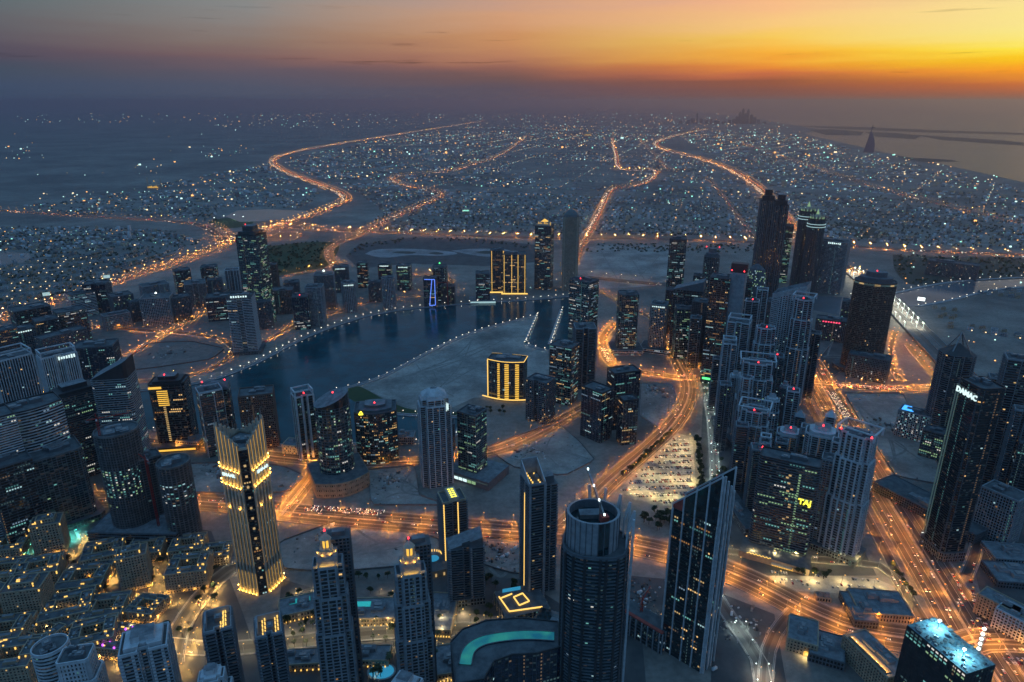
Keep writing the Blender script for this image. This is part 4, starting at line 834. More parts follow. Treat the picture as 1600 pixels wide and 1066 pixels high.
# twin dark slabs
for k, a in enumerate(((1202, 296, 472, 24, .9, 6), (1222, 304, 474, 24, .9, 6))):
    T('residential_tower', *a, 'notch', 'fins', ('taller left' if k == 0 else 'right')+' slab of the joined pair of tall dark towers', over=dict(core='g_grey', pier=(1.6, .8, 'grey', 2), lit=.03, pal='warm'), par='dark', roof='cap')
# crowned twins
for k, a in enumerate(((1263, 330, 452, 28, .95, 8), (1277, 342, 458, 28, .95, 8))):
    r0, hh, ww, dd = T('hotel_tower', *a, 'cyl', 'fins', ('left' if k == 0 else 'right')+' one of two crowned hotel towers with lit rings', over=dict(core='g_black', pier=(.8, .9, 'grey', 1), lit=.03), par='dark')
    mb = MB()
    for z in (hh-14, hh-22):
        pp = ell(ww*1.08, dd*1.08, 20)
        for i in range(20): mb.bar((*pp[i], z), (*pp[(i+1) % 20], z), .8, 'w_cool')
    mb.obj('light_ring', r0)
    mb = MB()
    for i in range(12):
        t = 2*pi*i/12; mb.taper([(ww*.36*cos(t+q*.26)+.0, ww*.36*sin(t+q*.26)) for q in (-1, 1)] + [(ww*.3*cos(t+q*.26), ww*.3*sin(t+q*.26)) for q in (1, -1)], hh+.5, [(ww*.46*cos(t+q*.05), ww*.46*sin(t+q*.05)) for q in (-1, 1)]+[(ww*.42*cos(t+q*.05), ww*.42*sin(t+q*.05)) for q in (1, -1)], hh+12, 'stone')
    mb.taper(ell(ww*.55, dd*.55, 12), hh+.5, ell(ww*.22, dd*.22, 12), hh+14, 'stone'); mb.taper(ell(ww*.2, dd*.2, 8), hh+14, ell(.4, .4, 8), hh+30, 'w_green')
    for i in range(12):
        t = 2*pi*(i+.5)/12; mb.box(ww*.4*cos(t), ww*.4*sin(t), hh+.6, hh+7, 1.6, 1.6, 'w_green', t)
    mb.obj('crown', r0)
# dotted oval tower
root, h, W, D = place(1184, 413, 520, 42, .55, -18, 'office_tower', 'egg-shaped dark tower dotted with round white lights')
mb = MB(); dots = MB(); n = 16; prof = []
for i in range(n+1):
    t = i/n; prof.append((h*t, .40+.6*sin(pi*(.12+.83*t))**.8 if t < 1 else .18))
for (z0, a), (z1, b) in zip(prof, prof[1:]): mb.taper(scalep(ell(W, D, 24), a), z0, scalep(ell(W, D, 24), b), z1, 'grey', 'grey')
mb.obj('shell', root)
for i in range(34):
    z = h*(.08+.86*i/34); t = z/h; a = .40+.6*sin(pi*(.12+.83*t))**.8
    for k in range(26):
        if random.random() < .55: continue
        th = 2*pi*(k+.5*(i % 2))/26; x, y = W/2*a*1.015*cos(th), D/2*a*1.02*sin(th)
        q = [(x-sin(th)*1.3*s, y+cos(th)*1.3*s) for s in (-1, 1)]
        dots.face([(*q[0], z-1.2), (*q[1], z-1.2), (*q[1], z+1.2), (*q[0], z+1.2)], 'w_green' if random.random() < .6 else 'w_cool')
dots.obj('window_light', root, kind='stuff'); FOOT.append((root.location.x, root.location.y, W))
# pale lattice tower with a sweeping top
root, h, W, D = place(1239, 440, 612, 52, .7, -10, 'office_tower', 'pale blue-white lattice tower with a sweeping slanted top')
poly = bow(W, D, D*.2, 12); core = MB(); hx = lambda x: h*(.90+.10*((x/W)+.5)) 
for i in range(len(poly)):
    a, b = poly[i], poly[(i+1) % len(poly)]; core.face([(*a, 0), (*b, 0), (*b, hx(b[0])-6), (*a, hx(a[0])-6)], 'g_black')
core.face([(*p, hx(p[0])-6) for p in poly], 'roof_lt'); core.obj('wall', root)
lat = MB(); O = offs(poly, 1.0)
for i in range(len(O)):
    a, b = O[i], O[(i+1) % len(O)]; l = hypot(b[0]-a[0], b[1]-a[1]); m = max(1, round(l/3.4)); top = (hx(a[0])+hx(b[0]))/2
    for k in range(m):
        p0 = [a[0]+(b[0]-a[0])*k/m, a[1]+(b[1]-a[1])*k/m]; p1 = [a[0]+(b[0]-a[0])*(k+1)/m, a[1]+(b[1]-a[1])*(k+1)/m]; md = [(p0[0]+p1[0])/2, (p0[1]+p1[1])/2]
        g = .62; q0 = [md[0]+(p0[0]-md[0])*(1-g)*.5*2, md[1]+(p0[1]-md[1])*(1-g)*.5*2]
        lat.face([(*p0, 0), (*[p0[0]+(p1[0]-p0[0])*.36, p0[1]+(p1[1]-p0[1])*.36], 0), (*[p0[0]+(p1[0]-p0[0])*.36, p0[1]+(p1[1]-p0[1])*.36], top), (*p0, top)], 'white')
    z = 0
    while z < top-2: lat.face([(*a, z), (*b, z), (*b, z+1.5), (*a, z+1.5)], 'white'); z += 3.9
    lat.face([(*a, hx(a[0])-9), (*b, hx(b[0])-9), (*b, hx(b[0])), (*a, hx(a[0]))], 'white'); lat.face([(*poly[i], hx(a[0])), (*poly[(i+1) % len(poly)], hx(b[0])), (*poly[(i+1) % len(poly)], hx(b[0])-6), (*poly[i], hx(a[0])-6)], 'pale')
lat.obj('lattice', root, kind='stuff')
P = {}; facade(P, offs(poly, .2), 20, h*.6, dict(ST['office'], band=(.1, .02, 'dark'), pier=(0, 0, 'dark', 9), lit=.05), random.Random(5)); P['lit_window'].obj('lit_window', root, kind='stuff'); FOOT.append((root.location.x, root.location.y, W))
# bronze oval tower
r0, hh, ww, dd = T('office_tower', 1371, 424, 578, 60, .7, 0, 'cyl', 'fins', 'bronze oval tower with a glass lantern top beside the bridge', roof='cap', over=dict(core='g_bronze', band=(1.2, .6, 'brown'), pier=(.5, .4, 'brown', 1), lit=.008, pal='warm'), par='grey', red=1, pod=(1.4, 10))
mb = MB(); pp = ell(ww*1.02, dd*1.02, 24)
for i in range(12, 24): mb.face([(*pp[i], hh*.885), (*pp[(i+1) % 24], hh*.885), (*pp[(i+1) % 24], hh*.9), (*pp[i], hh*.9)], 'w_dim' if i % 3 else 'w_warm')
mb.obj('lit_lantern', r0)
# hotel slab with letters
r0, hh, ww, dd = T('hotel_building', 1236, 716, 858, 90, .4, -3, 'cham', 'bands', 'wide banded hotel slab with yellow letters and green-lit windows', 'hotel', over=dict(band=(1.0, .8, 'grey'), lit=.07, pal='green', core='g_black'), par='dark', plant=4)
text_obj('TAJ', 10, 'sign_yellow', r0, (ww*.34, -dd/2-1.6, hh*.64), (pi/2, 0, 0))
mb = MB()
for k in range(30):
    mb.box(ww*.2, -dd/2-.3, hh*.1+k*3.7, hh*.1+k*3.7+1.5, 2.4, .5, 'w_green')
    if random.random() < .5: mb.box(ww*random.choice((0, .04, .1)), -dd/2-.3, hh*.1+k*3.7, hh*.1+k*3.7+2.1, 3.2, .5, 'w_warm')
mb.obj('lit_window_column', r0)
mb = MB(); mb.box(0, -dd*.8, 0, 9, ww*1.2, dd*1.2, 'beige', 0, 'roofing'); mb.obj('podium', r0)
mb = MB(); mb.box(ww*.15, -dd*1.4-3, 5, 6.2, ww*.35, 4, 'stone')
for k in range(9): mb.box(ww*(.0+.04*k), -dd*1.4-.6, 1, 4.5, 2.2, .5, 'w_gold')
for k in range(14): mb.box(-ww*.45+k*ww*.03, -dd*1.4-.5, 9+1.2*(k % 2), 10+1.2*(k % 2), 2, .5, 'l_gold')
mb.obj('entrance_canopy', r0)
# white-framed stepped tower
T('residential_tower', 1343, 678, 862, 66, .7, -16, 'cross', 'resi', 'tall white-framed tower with red beacons beside the broad road', roof='frame', red=2, step=[(.45, 1), (.8, .93), (1, .8)], pod=(1.25, 9), over=dict(pier=(2.0, 1.3, 'white', 2)))
# lettered tower
r0, hh, ww, dd = T('office_tower', 1536, 600, 862, 64, .85, -48, 'cham', 'balc', 'tall dark tower with white roof letters beside the broad road', over=dict(lit=.012, band=(.8, 1.0, 'dark'), pier=(.8, .8, 'grey', 4)), par='dark', pod=(1.15, 14, 'greygrid'))
text_obj('DAMAC', 9.5, 'sign_white', r0, (0, -dd/2-2.2, hh-12), (pi/2, 0, 0))
goldlines(r0, ww, dd, hh, (-.47, -.36), z0=20, z1=hh-6, mat='w_dim', r=.5)
# spire tower
r0, hh, ww, dd = T('residential_tower', 1500, 536, 690, 58, .9, 26, 'oct', 'balc', 'dark tower with a pyramid spire behind the lettered tower', over=dict(band=(1.1, 1.2, 'grey'), lit=.01), roof='pyramid', par='dark')
mb = MB()
for s in (-1, 1):
    for q in (-1, 1): mb.bar((s*ww*.3, q*dd*.3, hh*.92), (0, 0, hh*1.1), .8, 'steel')
mb.box(0, -dd*.42, hh*.87, hh*.9, ww*.4, 2, 'w_warm'); mb.obj('spire', r0)

# ------------------------------------------------------------------ foreground towers
def uplight(mb, x, y, z, nx, ny, s):
    # a small fixture whose lens looks at the wall behind it
    rot = atan2(ny, nx)-pi/2; mb.box(x, y, z, z+1.3, 1.3, .6, 'dark', rot)
    ux, uy = -ny, nx; bx, by = x-nx*.34, y-ny*.34
    mb.face([(bx+ux*s/2, by+uy*s/2, z+.1), (bx-ux*s/2, by-uy*s/2, z+.1), (bx-ux*s/2, by-uy*s/2, z+1.3), (bx+ux*s/2, by+uy*s/2, z+1.3)][::-1], 's_gold')
# golden-lit tower with fins
root, h, W, D = place(377, 690, 912, 70, 1, 0, 'hotel_tower', 'tall pale finned tower lit golden at crown and base, left foreground', 'hotel')
a = W/2; poly = [(-a*.16, -a*.84), (a*.16, -a*.84), (a, 0), (0, a), (-a, 0)]; FOOT.append((root.location.x, root.location.y, W))
P = {}; facade(P, poly, 0, h, dict(ST['dark'], lit=.02, pal='mix', band=(.7, .12, 'dark'), pier=(.2, .2, 'dark', 2)), random.Random(3)); part_out(root, P)
roofkit(root, poly, h, random.Random(3), 'stone', plant=3, deck='roof_lt')
fins = MB(); up = MB(); strips = MB(); lensb = MB(); crown = MB()
for e0, e1 in ((1, 2), (4, 0), (2, 3), (3, 4)):
    p, q = poly[e0], poly[e1]; l = hypot(q[0]-p[0], q[1]-p[1]); ux, uy = (q[0]-p[0])/l, (q[1]-p[1])/l; nx, ny = uy, -ux; n = 6
    for k in range(n):
        t = l*(k+.5)/n; cx, cy_ = p[0]+ux*t, p[1]+uy*t
        out = abs(cx)/a; zt = h + 4 + 26*out**1.2
        rot = atan2(uy, ux)
        fins = MB(); fins.box(cx+nx*.8, cy_+ny*.8, 0, zt, 2.5, 2.2, 'stone', rot); fins.box(cx+nx*.8, cy_+ny*.8, zt+.01, zt+8, .5, .5, 'steel', rot); fins.obj('fin', root)
        for s_ in (-1, 1):
            for g0, g1 in ((2, h*.16), (h*.22, h*.6), (h*.76, h*.84), (h*.87, zt-3)): strips.bar((cx+nx*1.5+ux*s_*1.45, cy_+ny*1.5+uy*s_*1.45, g0), (cx+nx*1.5+ux*s_*1.45, cy_+ny*1.5+uy*s_*1.45, g1), .22 if g1 != h*.6 else .07, 'l_fin_glow')  # added glowing bars imitate golden uplight on the fin sides
        if True:
            for f in (.0, .62, .755, .86):
                z = 4 if f == 0 else h*f + (5*out if f > .7 else 0)
                if f == .62 and k not in (1, 4): continue
                uplight(up, cx+nx*4.6, cy_+ny*4.6, z-1.2, nx, ny, 2.2)
    A, B = (p[0]+nx*.2, p[1]+ny*.2), (q[0]+nx*.2, q[1]+ny*.2)
    za, zb = h+2+22*abs(p[0])/a, h+2+22*abs(q[0])/a
    crown.face([(*A, h), (*B, h), (*B, zb), (*A, za)], 'stone'); crown.face([(B[0]-nx, B[1]-ny, h), (A[0]-nx, A[1]-ny, h), (A[0]-nx, A[1]-ny, za), (B[0]-nx, B[1]-ny, zb)], 'stone'); crown.face([(*A, za), (*B, zb), (B[0]-nx, B[1]-ny, zb), (A[0]-nx, A[1]-ny, za)], 'stone')
up.obj('uplight', root, kind='stuff'); strips.obj('light_strip', root, kind='stuff'); crown.obj('crown_wall', root)
for s in (-1, 1):
    text_obj('EMAAR', 5.6, 'sign_white', root, (s*a*.72, -a*.28-4.2+.0, h*.83), (pi/2, 0, s*pi/4))
mb = MB()
for k in range(12): mb.box(0, -a*.84-.4, h*(.12+.07*k), h*(.12+.07*k)+2.6, 2.6, .5, 'w_warm')
mb.obj('lit_window_column', root)

# -- with lantern crowns, each with a slab wing behind
for nm, xt, yt, yb, wp, lb, lit in (('residential_tower', 512, 878, 1092, 54, 'stepped pale tower with a lantern crown, left one of two at the boulevard', 0), ('residential_tower', 641, 890, 1098, 54, 'stepped pale tower with a lantern crown, right one of two at the boulevard', 1)):
    r0, hh, ww, dd = T(nm, xt, yt, yb, wp, .85, -6 if lit == 0 else 4, 'cross', 'fins', lb, plant=0, over=dict(pier=(1.4, .9, 'pale', 2), band=(.8, .6, 'pale'), lit=.02, pal='warm'), step=[(.55, 1.12), (.8, 1.04), (1, .9)])
    mb = MB(); mb.prism(rect(ww*.62, dd*.62), hh+.2, hh+10, 'pale', 'roof_lt'); mb.prism(cham(ww*.4, dd*.4, 2), hh+10.01, hh+16, 'stone')
    for i in range(8):
        t = 2*pi*i/8; mb.box(ww*.15*cos(t), dd*.15*sin(t), hh+16, hh+25, .9, .9, 'stone')
    mb.taper(ell(ww*.38, dd*.38, 8), hh+25, ell(.5, .5, 8), hh+31, 'stone'); mb.obj('lantern_crown', r0)
    mb = MB(); mb.prism(ell(ww*.2, dd*.2, 8), hh+16.2, hh+24, 'w_gold')
    for i in range(6):
        t = 2*pi*i/6; uplight(mb, ww*.29*cos(t), dd*.29*sin(t), hh+10.1, cos(t), sin(t), 1.2)
    for i in range(5): uplight(mb, (i-2)*ww*.14, -dd*.42, hh+.3, 0, -1, 1.2)
    mb.obj('crown_light', r0); beacon(r0, 0, 0, hh+33, 1.0)
    P = {}; facade(P, rect(ww*.7, dd*.6, ww*.35, dd*.85), 0, hh+14, dict(ST['greygrid'], lit=.015), random.Random(9)); part_out(r0, P, 'wing_'); 
    mb = MB(); mb.prism(rect(ww*.4, dd*.3, ww*.35, dd*.85), hh+14.05, hh+19, 'grey', 'roof_lt'); mb.obj('roof_plant', r0)
# pair with golden roof lamps
for k, (xt, yt, yb, wp, rot) in enumerate(((340, 970, 1118, 44, -6), (419, 978, 1122, 40, -3))):
    r0, hh, ww, dd = T('residential_tower', xt, yt, yb, wp, 1.25, rot, 'notch', 'balc', ('left' if k == 0 else 'right')+' one of two dark towers with rows of golden roof lamps', plant=1, over=dict(lit=.03, pal='warm', pier=(1.2, 1.0, 'pale', 4)))
    mb = MB()
    for i in range(9):
        for s in ((.12, .2) if k == 0 else (-.22, .28)): mb.box(s*ww+.1*ww*(i % 2), (-.42+.1*i)*dd, hh+.3, hh+3.2, 1.0, 1.0, 'l_gold')
    mb.obj('roof_lamp', r0, kind='stuff')
    mb = MB(); mb.prism(rect(ww*.9, 1.2, 0, dd*.3), hh+.2, hh+7, 'pale'); mb.prism(rect(1.2, dd*.6, -ww*.42, 0), hh+.2, hh+7, 'pale'); mb.obj('roof_screen', r0)
# white blocks along the bottom edge
T('residential_tower', 222, 985, 1150, 76, .8, -12, 'notch', 'resi', 'white tower with square windows and a roof penthouse, bottom left', roof='cap', par='white', over=dict(pier=(2.4, .9, 'white', 3), lit=.04, pal='warm'))
T('residential_tower', 118, 1024, 1165, 70, .8, -26, 'cham', 'grid', 'white stepped block at the bottom left edge', 'building', par='white', step=[(.8, 1), (1, .8)], over=dict(band=(1.6, .5, 'white'), pier=(1.5, .6, 'white', 1)))
T('residential_tower', 78, 1010, 1150, 50, .9, 0, 'cyl', 'bands', 'white rounded block left of the white stepped block', 'building', par='white')
T('residential_tower', 328, 1042, 1190, 62, .9, -14, 'cross', 'grid', 'white stepped tower at the bottom edge below the golden-lamped pair', par='white', step=[(.86, 1), (1, .72)], roof='cap', over=dict(band=(1.6, .5, 'white'), pier=(1.5, .6, 'white', 1)))
T('residential_tower', 632, 1056, 1210, 56, .9, -34, 'box', 'grid', 'white tower top just showing at the bottom edge', par='white', roof='cap', over=dict(band=(1.6, .5, 'white'), pier=(1.5, .6, 'white', 1)))
# curved blue tower with a window-reflection arc added as a glowing roof strip
HP = 96.0
rp = [G(*q, HP) for q in ((704, 1004), (722, 984), (760, 970), (815, 966), (872, 972), (876, 1012), (838, 1022), (800, 1024), (772, 1034), (756, 1062), (712, 1070))]
cx_, cy2 = sum(p[0] for p in rp)/len(rp), sum(p[1] for p in rp)/len(rp); root = tag(empty('glass_tower', (cx_, cy2, 0)), 'curved blue glass tower with a glowing turquoise window-reflection arc at the bottom edge', 'tower'); FOOT.append((cx_, cy2, 40))
poly = [(p[0]-cx_, p[1]-cy2) for p in rp][::-1]
P = {}; facade(P, poly, 0, HP, dict(ST['blue'], lit=.02, band=(.3, .1, 'dark')), random.Random(4)); part_out(root, P); roofkit(root, poly, HP, random.Random(4), 'dark', ph=1.2, plant=0)
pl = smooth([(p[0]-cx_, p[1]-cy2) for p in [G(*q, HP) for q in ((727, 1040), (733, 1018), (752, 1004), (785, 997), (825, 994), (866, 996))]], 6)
mb = MB(); strip(mb, pl, -5, 5, HP+1.2, 'reflection_glow'); mb.obj('pool', root);  # reflection in window glass shaped as a glowing strip, not a real part of the roof
for e_ in (-6, 5): mb = MB(); wallstrip(mb, pl, e_, e_+1, HP+.2, HP+1.6, 'g_blue'); mb.obj('arc_edge', root)
# big drum-topped tower
root, h, W, D = place(930, 848, 1128, 100, .85, 0, 'residential_tower', 'big rounded tower with a pale drum crown in the centre foreground'); FOOT.append((root.location.x, root.location.y, W))
poly = [(W/2*abs(cos(t))**.7*(1 if cos(t) > 0 else -1), D/2*abs(sin(t))**.7*(1 if sin(t) > 0 else -1)) for t in [2*pi*(i+.5)/16 for i in range(16)]]; P = {}; facade(P, poly, 0, h, dict(ST['balc'], core='g_teal', band=(.8, 1.2, 'grey'), pier=(2.2, 1.7, 'dark', 4), lit=.05, pal='cool'), random.Random(6)); part_out(root, P); roofkit(root, poly, h, random.Random(6), 'grey', plant=0)
dr = ell(W*.82, D*.84, 28, 0, -W*.05, 0); di = ell(W*.74, D*.76, 28, 0, -W*.05, 0); mb = MB()
for i in range(28):
    j = (i+1) % 28; mb.face([(*dr[i], h+.2), (*dr[j], h+.2), (*dr[j], h+31), (*dr[i], h+31)], 'pale' if i % 14 not in (8, 9) else 'g_teal'); mb.face([(*dr[i], h+31), (*dr[j], h+31), (*di[j], h+31), (*di[i], h+31)], 'pale'); mb.face([(*di[j], h+23), (*di[i], h+23), (*di[i], h+31), (*di[j], h+31)], 'grey')
    x, y = dr[i]; mb.box(x, y, h+.3, h+31.2, .7, .7, 'grey', 2*pi*i/28)
mb.obj('drum', root)
mb = MB(); mb.face([(*p, h+23.05) for p in di], 'g_teal'); mb.obj('roof', root)
mb = MB(); mb.box(-W*.1, D*.1, h+23.1, h+27, W*.34, D*.2, 'conc', .2, 'roof_lt'); mb.box(W*.12, -D*.05, h+23.1, h+29, W*.12, D*.14, 'red_roof', .4); mb.obj('roof_plant', root)
for i, t in enumerate((-.25, .12, .5, .9, 1.35, 1.8)):      # open pale frames along the right and rear edge
    zo, zi_ = h+30+2*i, h+14+2*i; po = (W*.58*cos(t), D*.58*sin(t)); pi_ = (W*.49*cos(t), D*.49*sin(t)); mb = MB()
    mb.bar((*po, 0), (*po, zo), .9, 'white'); mb.bar((*pi_, h*.8), (*pi_, zi_), .7, 'white'); mb.bar((*pi_, zi_), (*po, zo), .8, 'white'); mb.bar((*pi_, h*.85), (*po, h*.85), .6, 'white'); mb.obj('frame_fin', root)
mb = MB(); mb.bar((W*.12, -D*.1, h+30), (-W*.18, D*.5, h+58), .8, 'steel'); 
for t in (0, .3, .6, .95): mb.box(W*.12-W*.3*t, -D*.1+D*.6*t, h+30.5+28*t, h+32+28*t, 1.3, 1.3, 'l_white')
mb.bar((W*.05, 0, h+22), (W*.05, 0, h+40), .8, 'steel'); mb.obj('crane_jib', root)
# sail tower
root, h, W, D = place(1098, 780, 1022, 88, .5, -26, 'office_tower', 'tall glass tower with a sharply slanted sail top and pale fins', 'tower'); FOOT.append((root.location.x, root.location.y, W))
poly = rect(W, D); P = {}; hl_ = h-14
facade(P, poly, 0, hl_, dict(ST['office'], core='g_teal', lit=.02, pal='mix', band=(.5, .25, 'dark'), pier=(1.2, 1.3, 'white', 5), bay=W/20), random.Random(8)); part_out(root, P); roofkit(root, poly, hl_, random.Random(8), 'grey', plant=2)
mb = MB(); zt = lambda x: hl_+4+50*((x/W)+.5)
for y in (-D/2-.6, D/2-.2):
    for i in range(12):
        x0, x1 = -W/2+W*i/12, -W/2+W*(i+1)/12
        for f, g in ((0, 1), (1, 0)):
            yy = y+f*.8; q = [(x0, yy, hl_), (x1, yy, hl_), (x1, yy, zt(x1)), (x0, yy, zt(x0))]; mb.face(q if f == 0 else q[::-1], 'g_teal' if i > 2 else 'red_roof')
        mb.face([(x0, y, zt(x0)), (x1, y, zt(x1)), (x1, y+.8, zt(x1)), (x0, y+.8, zt(x0))], 'white'); mb.bar((x0, y, zt(x0)), (x1, y, zt(x1)), .7, 'white')
    for i in range(0, 13, 3): x0 = -W/2+W*i/12; mb.bar((x0, y-.3, hl_), (x0, y-.3, zt(x0)), .7, 'white')
mb.obj('sail_top', root)
mb = MB(); P = {}
for k in range(4): mb.box(W/2+1.3, -D/2+D*(k+.2)/3.4, 0, zt(W/2)-8*k, 1.8, 1.4, 'white')
mb.obj('edge_fin', root)
P = {}; facade(P, rect(W*1.1, D*.9, -W*.95, -D*.35), 0, 26, dict(ST['office'], pier=(1.4, 1.2, 'pale', 3), lit=.05), random.Random(2)); part_out(root, P, 'podium_')
mb = MB(); mb.box(-W*.95, -D*.72, 26.1, 27.4, W*1.1, D*.16, 'red_roof'); mb.obj('podium_roof', root)
for z, x in ((16, -.35), (20, -.35), (24, -.35), (18, .28), (23, .28), (30, .28), (9, -.05)):
    pass
# slanted twin-slab tower with a golden line
root, h, W, D = place(833, 748, 928, 40, 1.5, 20, 'residential_tower', 'slim dark tower with a slanted top and one long golden light line'); FOOT.append((root.location.x, root.location.y, W))
poly = rect(W, D); P = {}; facade(P, poly, 0, h, dict(ST['balc'], band=(.9, 1.0, 'grey'), pier=(2.4, 1.2, 'pale', 5), lit=.02, pal='warm'), random.Random(11)); part_out(root, P); roofkit(root, poly, h, random.Random(11), 'pale', plant=1)
mb = MB(); zs = lambda y: h+3+16*(y/D+.5)
for x in (-W/2, W/2-1): 
    for s in (0, 1): q = [(x+s, -D/2, h), (x+s, D/2, h), (x+s, D/2, zs(D/2)), (x+s, -D/2, zs(-D/2))]; mb.face(q if s else q[::-1], 'pale')
    mb.face([(x, -D/2, zs(-D/2)), (x+1, -D/2, zs(-D/2)), (x+1, D/2, zs(D/2)), (x, D/2, zs(D/2))], 'white')
mb.prism(rect(W, 1.5, 0, D/2-.8), h, zs(D/2), 'pale'); mb.obj('slanted_parapet', root)
goldlines(root, W, D, h, (-.53,), y=-D*.12, z0=12, z1=h-14, mat='l_gold', r=.9)
mb = MB()
for k in range(10): mb.box(W*.2*(-1)**k, -D*.4+D*.085*k, h+.3, h+2, 1.3, 1.3, 'l_gold')
mb.obj('roof_lamp', root)
P = {}; facade(P, rect(W*.95, D*.6, W*.98, D*.28), 0, h*.93, dict(ST['balc'], band=(1.0, 1.3, 'grey'), pier=(1.2, .9, 'pale', 3), lit=.03, pal='warm'), random.Random(12)); part_out(root, P, 'wing_')
mb = MB(); mb.prism(rect(W*.7, D*.4, W*.98, D*.28), h*.93, h*.93+9, 'grey', 'roof_lt'); mb.obj('roof_plant', root)
P = {}; facade(P, rect(W*2.6, D*1.5, -W*1.1, -D*.9), 0, 18, dict(ST['greygrid'], lit=.05, pal='warm', pier=(1.5, 1, 'beige', 3)), random.Random(13)); part_out(root, P, 'podium_')
mb = MB(); mb.face([(-W*2.0, -D*.3, 18.5), (-W*.9, -D*.35, 18.5), (-W*.8, -D*.15, 18.5), (-W*1.9, -D*.1, 18.5)], 'pool_blue'); mb.obj('pool', root)
mb = MB()
for p, q in (((-2.3, -.5), (-2.1, -1.4)), ((-2.1, -1.4), (-.2, -1.55)), ((-1.5, -.7), (-.9, -.6)), ((-.9, -.6), (-.75, -1.1)), ((-.75, -1.1), (-1.4, -1.2)), ((-1.4, -1.2), (-1.5, -.7)), ((-2.2, -.6), (-1.5, -.5))): mb.bar((p[0]*W, p[1]*D, 19.3), (q[0]*W, q[1]*D, 19.3), .6, 'l_gold')
mb.obj('terrace_light', root)
# frame tower and gold-edged tower beside it
T('residential_tower', 726, 834, 936, 56, .6, 6, 'notch', 'balc', 'mid-height balconied tower in a pale frame with a sloping roof', roof='slant', par='grey', over=dict(pier=(2.2, 1.4, 'pale', 6), lit=.025, pal='warm'), pod=(1.1, 10))
r0, hh, ww, dd = T('residential_tower', 706, 776, 872, 44, .9, 14, 'notch', 'balc', 'tower with golden edge lines and a lit yellow skylight roof', over=dict(lit=.02, pal='warm'), par='beige', plant=0)
goldlines(r0, ww, dd, hh, (-.48, .12), z0=8); mb = MB()
for i in range(10):
    for s in (-1, 1): mb.box(s*ww*.07, (-.4+.085*i)*dd, hh+6, hh+6.5, ww*.1, dd*.05, 'w_green' if i % 2 else 'sign_yellow')
mb.prism(rect(ww*.4, dd*.95), hh+.2, hh+5.9, 'stone'); mb.obj('skylight', r0)
mb = MB(); mb.prism(rect(ww*2.4, dd*1.3, -ww*.6, -dd*.5), 0, 10, 'beige', 'roofing'); mb.obj('podium', r0)
mb = MB(); mb.prism(ell(ww*.5, dd*.5, 10, 0, -ww*.95, -dd*.2), 10.01, 10.4, 'pool_blue'); mb.obj('pool', r0)
mb = MB()
for i in range(12): t = i/11*pi; mb.box(-ww*.95-ww*.4*cos(t), dd*.0+dd*.35*sin(t), 10.1, 13, 1, 1, 'l_gold')
for i in range(5): mb.box(-ww*1.4+ww*.35*i, -dd*1.15-.6, 2, 6, 2, .6, 'w_warm')
mb.obj('terrace_light', r0)
# glass canopy building beside the drum tower
r0, hh, ww, dd = T('glass_hall', 868, 970, 1005, 80, .6, -24, 'bow', 'office', 'low teal-lit glass hall left of the big rounded tower', 'building', over=dict(lit=.35, pal='cool'), roof='vault', par='g_teal')
# building site tower, bottom right
root, h, W, D = place(1484, 1008, 1150, 120, .55, -33, 'construction_tower', 'dark netted tower under construction with a floodlit blue roof deck, bottom right'); FOOT.append((root.location.x, root.location.y, W))
P = {}; facade(P, rect(W, D), 0, h, dict(ST['conc'], core='dark', band=(.5, .3, 'dark'), pier=(.6, .35, 'dark', 1), lit=.05, pal='green', run=True), random.Random(21)); part_out(root, P)
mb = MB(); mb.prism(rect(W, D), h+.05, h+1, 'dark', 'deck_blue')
for i in range(60): x, y = random.uniform(-.47, .47)*W, random.uniform(-.45, .45)*D; mb.box(x, y, h+1.01, h+1.2+random.uniform(.3, 2.4), random.uniform(.5, 4), random.uniform(.5, 3), random.choice(('conc', 'steel', 'roof_lt', 'grey')), random.random())
mb.obj('roof_deck', root)
mb = MB()
for x, y in ((-.3, .2), (.25, -.1)): mb.bar((x*W, y*D, h), (x*W, y*D, h+9), .3, 'steel'); mb.box(x*W, y*D, h+9.3, h+10.2, 2.2, 2.2, 'l_white'); mb.face([(x*W+s*1.1, y*D+q*1.1, h+9.28) for s, q in ((-1, -1), (-1, 1), (1, 1), (1, -1))], 's_cyan')
mb.obj('floodlight', root)
mb = MB()
for k in range(34): mb.bar((W*.2+(-1)**k*1.2, D*.62, k*h/30), (W*.2-(-1)**k*1.2, D*.62, (k+1)*h/30), .3, 'steel')
for s in (-1, 1): mb.bar((W*.2+s*1.2, D*.62, 0), (W*.2+s*1.2, D*.62, h*1.14), .35, 'steel')
for k in range(5): mb.box(W*.2, D*.62-1, h*(1.0+.05*k), h*(1.0+.05*k)+1.8, 2, 2, 'l_white')
mb.obj('hoist_mast', root)
